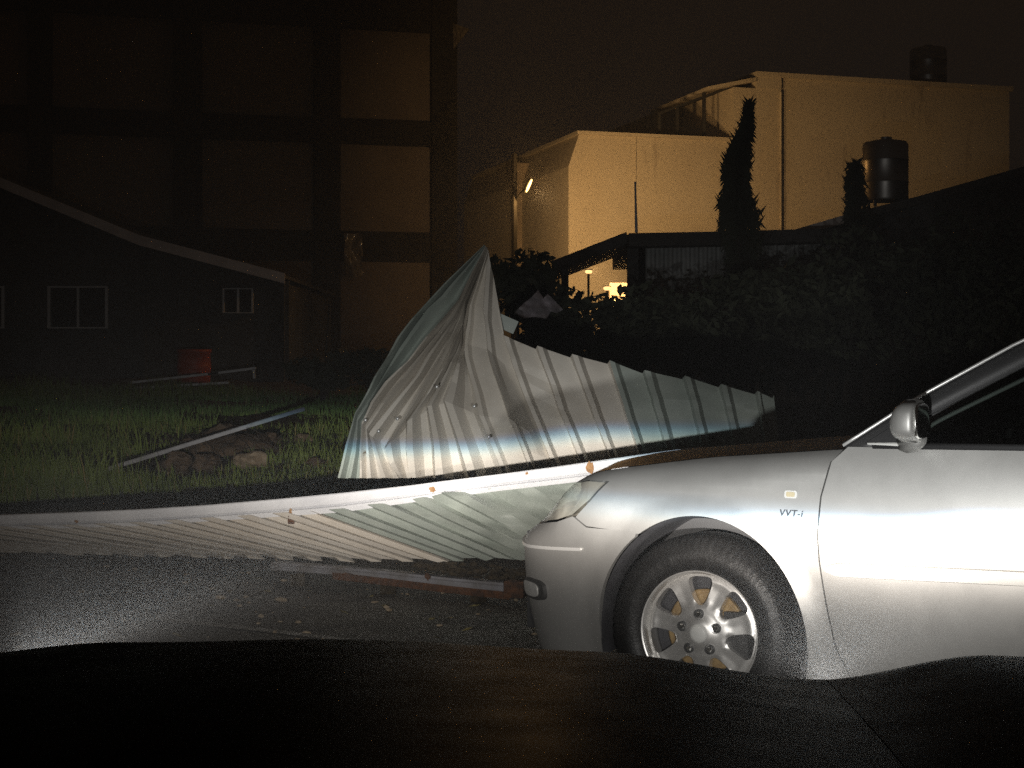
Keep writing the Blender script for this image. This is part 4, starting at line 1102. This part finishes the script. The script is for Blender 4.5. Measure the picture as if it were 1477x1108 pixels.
d_ = bpy.data.lights.new('street_lamp_light', 'SPOT'); sl = bpy.data.objects.new('street_lamp_light', d_); COL.objects.link(sl); sl.location = hd + Vector((.13, .05, -.10))
d_.energy = 340; d_.color = SOD; d_.shadow_soft_size = .08; d_.spot_size = math.radians(96); d_.spot_blend = .8
sl.rotation_euler = (P(985, 385, 31) - sl.location).to_track_quat('-Z', 'Y').to_euler()
glow('street_lamp_glow', hd + Vector((.10, -.10, -.05)), 75, .06, (1.0, .52, .16))
# cream building: left wing and taller right block
C0 = Vector((GX(820, 31), 31.0)); CD = Vector((math.cos(math.radians(17)), math.sin(math.radians(17))))
cream = empty('cream_building', (C0.x, C0.y, .9), math.radians(17), 'cream rendered building with flat roofs, lit orange from below', 'building')
def ct(px): k = (px - CX)/FPX; return (k*C0.y - C0.x)/(CD.x - k*CD.y)
def cz_(px, py): t = ct(px); return GZ(py, C0.y + CD.y*t) - .9
zl = cz_(900, 197); xl = ct(835)
MB().prism([(0, -.4), (ct(1056), -.4), (ct(1056), zl), (xl, zl), (0, cz_(820, 240))], 0, 8).build('wing_wall', M['cream'], cream)
MB().prism([(xl - .05, zl), (ct(1056), zl), (ct(1056), zl + .07), (xl - .05, zl + .07)], -.06, 8).build('wing_coping', M['cream'], cream)
zr = cz_(1120, 113)
MB().box(ct(1056), ct(1124), -.08, 9, -.4, zr - .25).build('stair_tower', M['cream'], cream)
MB().box(ct(1124) + .003, ct(1455), -.02, 9, -.4, zr).build('block_wall', M['cream'], cream)
MB().box(ct(1088), ct(1457), -.12, 9.1, zr, zr + .10).build('block_coping', M['cream'], cream)
MB().box(ct(1088), ct(1124), -.10, 8.9, zr - .25, zr).build('tower_parapet', M['cream'], cream)
MB().prism([(ct(1018), cz_(1018, 131)), (ct(1090), cz_(1090, 118)), (ct(1090), cz_(1090, 112)), (ct(1018), cz_(1018, 126))], -.1, 3).build('canopy', M['cream'], cream)
for px, py in ((957, 160), (983, 152), (1022, 131)):
    MB().box(ct(px) - .03, ct(px) + .03, .2, .26, zl + .07, cz_(px, py)).build('terrace_post', M['darkmetal'], cream)
mb = MB(); mb.bar((ct(955), .23, cz_(955, 162)), (ct(1056), .23, cz_(1056, 124)), .05); mb.build('terrace_rail', M['darkmetal'], cream)
mb = MB(); mb.bar((ct(950), .23, zl + .12), (ct(1020), .23, zl + .12), .04); mb.build('terrace_rail', M['darkmetal'], cream)
MB().tube([(ct(1123), -.10, 0), (ct(1123), -.10, zr - .3)], .022, 8).build('downpipe', M['cream'], cream)
MB().tube([(ct(916) , -.03, 1.5), (ct(916), -.03, zl)], .010, 6).build('downpipe', M['cream'], cream)
def tank(name, loc, rad, hgt, label, legs=.25):
    t = empty(name, loc, 0, label, 'water tank')
    v, f = revolve([(0, legs), (rad*.96, legs), (rad, legs+.03), (rad, legs + hgt*.28), (rad*1.02, legs + hgt*.30), (rad, legs+hgt*.32), (rad, legs+hgt*.64), (rad*1.02, legs+hgt*.66), (rad, legs+hgt*.68), (rad, legs+hgt*.90), (rad*.93, legs+hgt*.955), (rad*.5, legs+hgt*.99), (rad*.28, legs+hgt), (rad*.28, legs+hgt*1.04), (0, legs+hgt*1.045)], 36)
    autosmooth(mk('tank_body', [(p[0], p[2], p[1]) for p in v], f, M['stainless'], t), 40)
    for k in range(4):
        a = math.pi/4 + k*math.pi/2; x, y = rad*.85*math.cos(a), rad*.85*math.sin(a); MB().tube([(x, y, 0), (x, y, legs + .05)], .025, 6).build('leg', M['darkmetal'], t)
    return t
k = ct(1338) + 1.27; pt = C0 + CD*k + Vector((-CD.y, CD.x))*2
tank('water_tank', (pt.x, pt.y, .9 + zr + .1), .42, cz_(1338, 74) - cz_(1338, 116) + .35, 'dark steel water tank on the flat roof of the cream building')
# narrow side walls beyond the lamp
nb = empty('narrow_building', (GX(782, 34), 34, .9), 0, 'narrow brown building end wall standing between street lamp and cream building', 'building')
MB().box(GX(744, 34), GX(808, 34), 34, 39, .5, GZ(235, 34)).build('wall', M['wallbrown'], nb, world=True)
MB().box(GX(776, 34), GX(786, 34), 33.8, 33.997, .9, GZ(285, 34)).build('pilaster', M['wallbrown'], nb, world=True)
MB().box(GX(797, 34), GX(809, 34), 33.7, 33.997, .9, GZ(262, 34)).build('pilaster', M['cream'], nb, world=True)
# shed with dark roof in front of the cream building
SZ = 21.5
shed = empty('roadside_shed', (GX(1000, SZ), SZ, .8), 0, 'low shed with dark roof and grey ribbed wall below the cream building', 'shed')
rl = [hp_ for hp_ in [(797, 381), (905, 339), (1060, 336), (1260, 330)]]
pts = [(GX(x, SZ), GZ(y, SZ)) for x, y in rl]
for i in range(3):
    (x0, z0), (x1, z1) = pts[i], pts[i+1]
    if i == 0:
        for kk in range(9):      # slatted awning: light shows between the slats
            y0 = SZ + kk*.36; t_ = .09
            MB().add([(x0, y0, z0-.12), (x1, y0, z1-.12), (x1, y0+.23, z1-.12), (x0, y0+.23, z0-.12), (x0, y0, z0-.12+t_), (x1, y0, z1-.12+t_), (x1, y0+.23, z1-.12+t_), (x0, y0+.23, z0-.12+t_)],
                     [(0,1,2,3),(7,6,5,4),(0,4,5,1),(1,5,6,2),(2,6,7,3),(3,7,4,0)]).build('awning_slat', M['roofdark'], shed, world=True)
        MB().bar((x0, SZ-.05, z0-.02), (x1, SZ-.05, z1-.02), .05, .12).build('awning_beam', M['roofdark'], shed, world=True)
        continue
    MB().add([(x0, SZ-.3, z0-.18), (x1, SZ-.3, z1-.18), (x1, SZ+3.2, z1-.3), (x0, SZ+3.2, z0-.3), (x0, SZ-.3, z0), (x1, SZ-.3, z1), (x1, SZ+3.2, z1-.02), (x0, SZ+3.2, z0-.02)],
             [(0,1,2,3),(7,6,5,4),(0,4,5,1),(1,5,6,2),(2,6,7,3),(3,7,4,0)]).build('roof_slab', M['roofdark'], shed, world=True)
def ribwall(px0, px1, z0, z1, Z, n):
    x0, x1 = GX(px0, Z), GX(px1, Z); v = []; f = []
    for i in range(n*4+1):
        x = x0 + (x1-x0)*i/(n*4); y = Z + (0, 0, .04, .04)[i % 4]; v += [(x, y, z0), (x, y, z1)]
    for i in range(n*4): f.append((2*i, 2*i+2, 2*i+3, 2*i+1))
    return v, f
v, f = ribwall(928, 1255, .6, GZ(350, SZ), SZ, 26); mk('ribbed_wall', v, f, M['shedwall'], shed, world=True)
for px in (815, 926): MB().box(GX(px, SZ)-.05, GX(px, SZ)+.05, SZ, SZ+.1, .6, GZ(np.interp(px, [797, 905, 1000], [385, 345, 345]), SZ)).build('post', M['roofdark'], shed, world=True)
MB().box(GX(905, SZ), GX(928, SZ), SZ, SZ+.1, .6, GZ(352, SZ)).build('end_board', M['roofdark'], shed, world=True)
tag(MB().tube([P(918, 336, SZ), P(916, 262, SZ)], [.022, .012], 6).build('aerial_pole', M['galv']), 'thin upright aerial pole on the shed roof', 'pole')
# small lamps glowing under the awning, and the low lit wall behind it
for px, py, s_, lab in ((849, 392, .038, 'upper glowing lamp under the slatted awning'), (876, 416, .042, 'lower glowing lamp beside the low lit wall')):
    t = empty('wall_lamp', P(px, py, 24.6), 0, lab, 'lamp')
    v, f = superell((0, 0, 0), s_*1.5, s_, s_*.8, .8, 14, 8); mk('globe', v, f, M['bulbglow'], t, smooth=True)
    v, f = superell((0, .02, s_*.8), s_*1.6, s_*1.2, s_*.25, .8, 14, 6); mk('cap', v, f, M['darkmetal'], t, smooth=True)
    MB().tube([(0, .05, s_*.8), (0, .05, -(GZ(py, 24.6) - .85))], .02, 6).build('post', M['darkmetal'], t)
    lo = P(px, py, 24.6) + Vector((0.05, .25, .02)); d_ = bpy.data.lights.new('wall_lamp_light', 'SPOT'); w_ = bpy.data.objects.new('wall_lamp_light', d_); COL.objects.link(w_)
    w_.location = lo; d_.energy = 400; d_.color = SOD; d_.shadow_soft_size = .05; d_.spot_size = math.radians(78); d_.spot_blend = .7
    w_.rotation_euler = (P(950, 345, 32) - lo).to_track_quat('-Z', 'Y').to_euler()
t = MB().box(GX(880, 25.5), GX(925, 25.5), 25.5, 25.7, .8, GZ(408, 25.5)).build('garden_wall', M['cream']); tag(t, 'short low cream wall lit orange behind the awning', 'wall')

# ------------------------------------------------------------------ dark house on the right, tank, trees, shrubs
RZ = 22.5
rh = empty('dark_house', (GX(1380, RZ), RZ, .8), 0, 'dark low house with a roof rising behind the sedan and a steel tank on it', 'house')
ro = [(1095, 346), (1232, 306), (1310, 287), (1477, 240), (1700, 180), (1900, 250)]
pr = [(GX(x, RZ), GZ(y, RZ)) for x, y in ro]
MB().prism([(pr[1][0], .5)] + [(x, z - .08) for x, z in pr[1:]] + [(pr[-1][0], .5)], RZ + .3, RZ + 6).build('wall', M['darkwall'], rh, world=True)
for i in range(len(pr)-1):
    (x0, z0), (x1, z1) = pr[i], pr[i+1]
    MB().add([(x0, RZ, z0-.12), (x1, RZ, z1-.12), (x1, RZ+6.2, z1-.12), (x0, RZ+6.2, z0-.12), (x0, RZ, z0), (x1, RZ, z1), (x1, RZ+6.2, z1), (x0, RZ+6.2, z0)],
             [(0,1,2,3),(7,6,5,4),(0,4,5,1),(1,5,6,2),(2,6,7,3),(3,7,4,0)]).build('roof_slope', M['bargeboard'] if i == 0 else M['roofdark'], rh, world=True)
o = MB().box(GX(1412, 21), GX(1428, 21), 20.96, 21, GZ(476, 21), GZ(432, 21)).build('notice_board', M['infill']); tag(bevel(o, .008), 'small upright brown board among the dark bushes behind the sedan', 'board')
tz = 22.9
tank('water_tank', (GX(1277, tz), tz, GZ(300, tz)), (GX(1310, tz) - GX(1245, tz))/2, GZ(200, tz) - GZ(300, tz) - .12, 'tall stainless water tank standing on the dark house roof', .1)
def leaf_cloud(mb, c, rx, ry, rz, n, size, r, shell=.35):
    for _ in range(n):
        while True:
            x, y, z = r.uniform(-1, 1), r.uniform(-1, 1), r.uniform(-1, 1); q = x*x + y*y + z*z
            if q < 1 and (q > shell or r.random() < .4): break
        p = Vector((c[0]+x*rx, c[1]+y*ry, c[2]+z*rz)); s = size*r.uniform(.6, 1.4)
        a = Vector((r.uniform(-1,1), r.uniform(-1,1), r.uniform(-.6,1))).normalized(); b = a.orthogonal().normalized(); b = (b*math.cos(q*9) + a.cross(b)*math.sin(q*9))
        mb.add([p - b*s*.35, p + a*s, p + b*s*.35, p - a*s*.6], [(0,1,2,3)])
def cypress(name, axis, width, n, size, label, seed, base):
    """axis: photo points up the stem with half widths in pixels"""
    t = empty(name, base, 0, label, 'tree'); r = random.Random(seed); mb = MB()
    pts = [P(x, y, base[1]) for x, y, w in axis]
    for _ in range(n):
        k = r.random()**.85*(len(axis)-1); j = min(len(axis)-2, int(k)); q = k - j
        c = pts[j].lerp(pts[j+1], q); w = (axis[j][2] + (axis[j+1][2]-axis[j][2])*q)/FPX*base[1]
        ang = r.uniform(0, 6.28); rr_ = w*math.sqrt(r.random())*(1.0 + .22*math.sin(c.z*7 + ang*2) + .15*math.sin(c.z*17 + ang))
        p = c + Vector((math.cos(ang)*rr_, math.sin(ang)*rr_, r.uniform(-.08, .08))); s = size*r.uniform(.5, 1.5)
        a = Vector((math.cos(ang)*.6, math.sin(ang)*.6, r.choice((-1.1, -.6, .8)))).normalized(); b = a.orthogonal().normalized()
        mb.add([p - b*s*.22, p + a*s, p + b*s*.22, p - a*s*.5], [(0,1,2,3)])
    mb.build('crown', M['leafdark'], t, world=True)
    MB().tube([Vector(base)] + pts[::-1][0:1] + [pts[len(pts)//2], pts[0].lerp(pts[1], .4)], [.09, .08, .05, .01], 8).build('trunk', M['bark'], t, world=True)
    return t
cb = (GX(1071, 19.5), 19.5, yard_z(19.5))
cypress('cypress_tree', [(1081, 152, 3), (1078, 175, 6), (1074, 195, 8), (1064, 222, 13), (1062, 250, 18), (1061, 280, 21), (1064, 305, 24), (1069, 335, 25), (1070, 400, 25), (1070, 470, 22)], 0, 3600, .10, 'slim dark cypress with a bent tip before the cream building', 4, cb)
tb = (GX(1234, 21.0), 21.0, yard_z(21))
cypress('small_tree', [(1233, 238, 5), (1233, 262, 12), (1235, 300, 16), (1238, 360, 20), (1238, 430, 20)], 0, 1500, .10, 'small shaggy dark tree beside the steel water tank', 6, tb)
def shrub(px, py, Z, rx, rz, n, seed, label, size=.075):
    c = P(px, py, Z); g = yard_z(Z)
    t = empty('shrub', (c.x, Z, g), 0, label, 'shrub', 'dark shrubs behind the fallen sheets'); r = random.Random(seed); mb = MB()
    for k in range(9):
        a = r.uniform(0, 6.28); q = r.uniform(.1, .65)
        leaf_cloud(mb, (c.x + rx*q*math.cos(a), c.y + rx*.7*q*math.sin(a), c.z + rz*r.uniform(-.5, .55)), rx*.52, rx*.45, rz*.48, n//9, size, r)
    mb.build('foliage', M['leafdark'], t, world=True)
    st = MB()
    for k in range(4):
        a = r.uniform(0, 6.28); b = Vector((c.x + rx*.5*math.cos(a), c.y + rx*.4*math.sin(a), c.z + rz*.2)); st.tube([(c.x + .05*k, c.y, g - .05), Vector((c.x, c.y, g)).lerp(b, .5) + Vector((.05, 0, .1)), b], [.03, .02, .006], 6)
        st_o = st.build('stem', M['bark'], t, world=True); st = MB()
for a in ((735, 420, 16.5, .55, .45, 1500, 1, 'dark shrub behind the point of the crumpled sheet'), (800, 470, 17.0, .65, .50, 1800, 2, 'dark shrub under the torn pale plastic'),
          (880, 492, 16.0, .75, .50, 1900, 3, 'bushy dark shrub below the shed awning'), (975, 490, 15.5, .8, .6, 1900, 4, 'dark shrub before the grey ribbed shed wall'),
          (1075, 480, 16.5, .8, .75, 2000, 5, 'dark shrub round the foot of the cypress'), (1180, 470, 16.0, .85, .85, 2200, 6, 'tall dark shrub behind the sedan bonnet'),
          (1290, 440, 17.0, .95, 1.0, 2400, 7, 'large dark shrub below the steel tank'), (1400, 430, 16.5, .95, 1.1, 2400, 8, 'large dark shrub behind the sedan windscreen'),
          (1500, 420, 17.0, 1.0, 1.2, 2200, 9, 'dark shrub growing past the sedan roof'), (455, 545, 22.0, .5, .3, 900, 10, 'low dark shrub between the low house and the crumpled sheet'),
          (530, 535, 23.0, .7, .35, 1000, 11, 'low dark bush before the frame building'), (655, 500, 20, .7, .5, 1200, 12, 'dark bush directly behind the crumpled sheet fan')):
    shrub(*a)
# torn pale plastic caught in the shrub
def pale_rag():
    ol = [(741, 452), (757, 436), (768, 428), (776, 418), (784, 430), (790, 424), (800, 434), (812, 447), (803, 452), (795, 449), (788, 460), (772, 457), (756, 459)]
    poly = [(x/100, -y/100) for x, y in ol]; v2, f2 = fill2d(densify(poly, .04), .05)
    v = [P(x*100, -y*100, 14.6) + Vector((0, .05*math.sin(x*23 + y*11) + .03*math.sin(y*37), 0)) for x, y in v2]
    n0 = len(v); v += [p + Vector((0, .004, 0)) for p in v]; f = list(f2) + [tuple(n0 + q for q in reversed(g)) for g in f2]
    tag(autosmooth(mk('torn_plastic', v, f, M['torn']), 40), 'ragged pale mauve plastic scrap caught on the dark shrub', 'plastic scrap')
pale_rag()
# utility stake standing by the frame building
tag(MB().tube([P(469, 528, 24), P(475, 440, 24)], .014, 6).build('stake', M['darkmetal']), 'thin leaning grey stake before the frame building', 'stake')

# ------------------------------------------------------------------ damp night air; its haze also stands in for windscreen glare
def make_haze():
    m = bpy.data.materials.new('haze'); m.use_nodes = True; N = m.node_tree.nodes; L = m.node_tree.links
    N.remove(N['Principled BSDF']); pv = N.new('ShaderNodeVolumePrincipled'); pv.inputs['Color'].default_value = (.93, .94, .95, 1); pv.inputs['Density'].default_value = 0.007; pv.inputs['Anisotropy'].default_value = 0.1
    L.new(pv.outputs[0], N['Material Output'].inputs['Volume'])
    o = MB().box(-170, 170, -70, 420, -1.1, 14).build('haze', m); o['kind'] = 'stuff'; tag(o, 'thin damp night air over the whole yard, also standing in for windscreen glare', 'haze')
make_haze()

# grit, leaves and broken bits lying on the road
def road_bits():
    r = random.Random(5); mb = MB()
    for k in range(420):
        Y = r.uniform(4.2, 10.4); X = r.uniform(-.36, .36)*Y; q = r.uniform(.004, .016)*(1.6 if r.random() < .06 else 1)
        v, f = blob((X, Y, q*.5), q*r.uniform(.8, 1.8), q, q*.6, k, 1, .3); mb.add(v, f)
    tag(mb.build('road_grit', M['rock']), 'grit and small chips scattered over the wet road', 'grit', kind='stuff')
    mb = MB()
    for k in range(160):
        Y = r.uniform(5, 10.6); X = r.uniform(-.36, .30)*Y; t = r.uniform(0, 6.28); q = r.uniform(.012, .035); z = r.uniform(.004, .012)
        a = Vector((math.cos(t), math.sin(t), r.uniform(-.1, .3)))*q; b = Vector((-math.sin(t), math.cos(t), r.uniform(-.1, .3)))*q*.45; c = Vector((X, Y, z + .01))
        mb.add([c - a, c + b, c + a, c - b], [(0,1,2,3)])
    tag(mb.build('leaf_litter', M['straw']), 'dry leaves and straw blown over the road', 'leaf litter', kind='stuff')
road_bits()
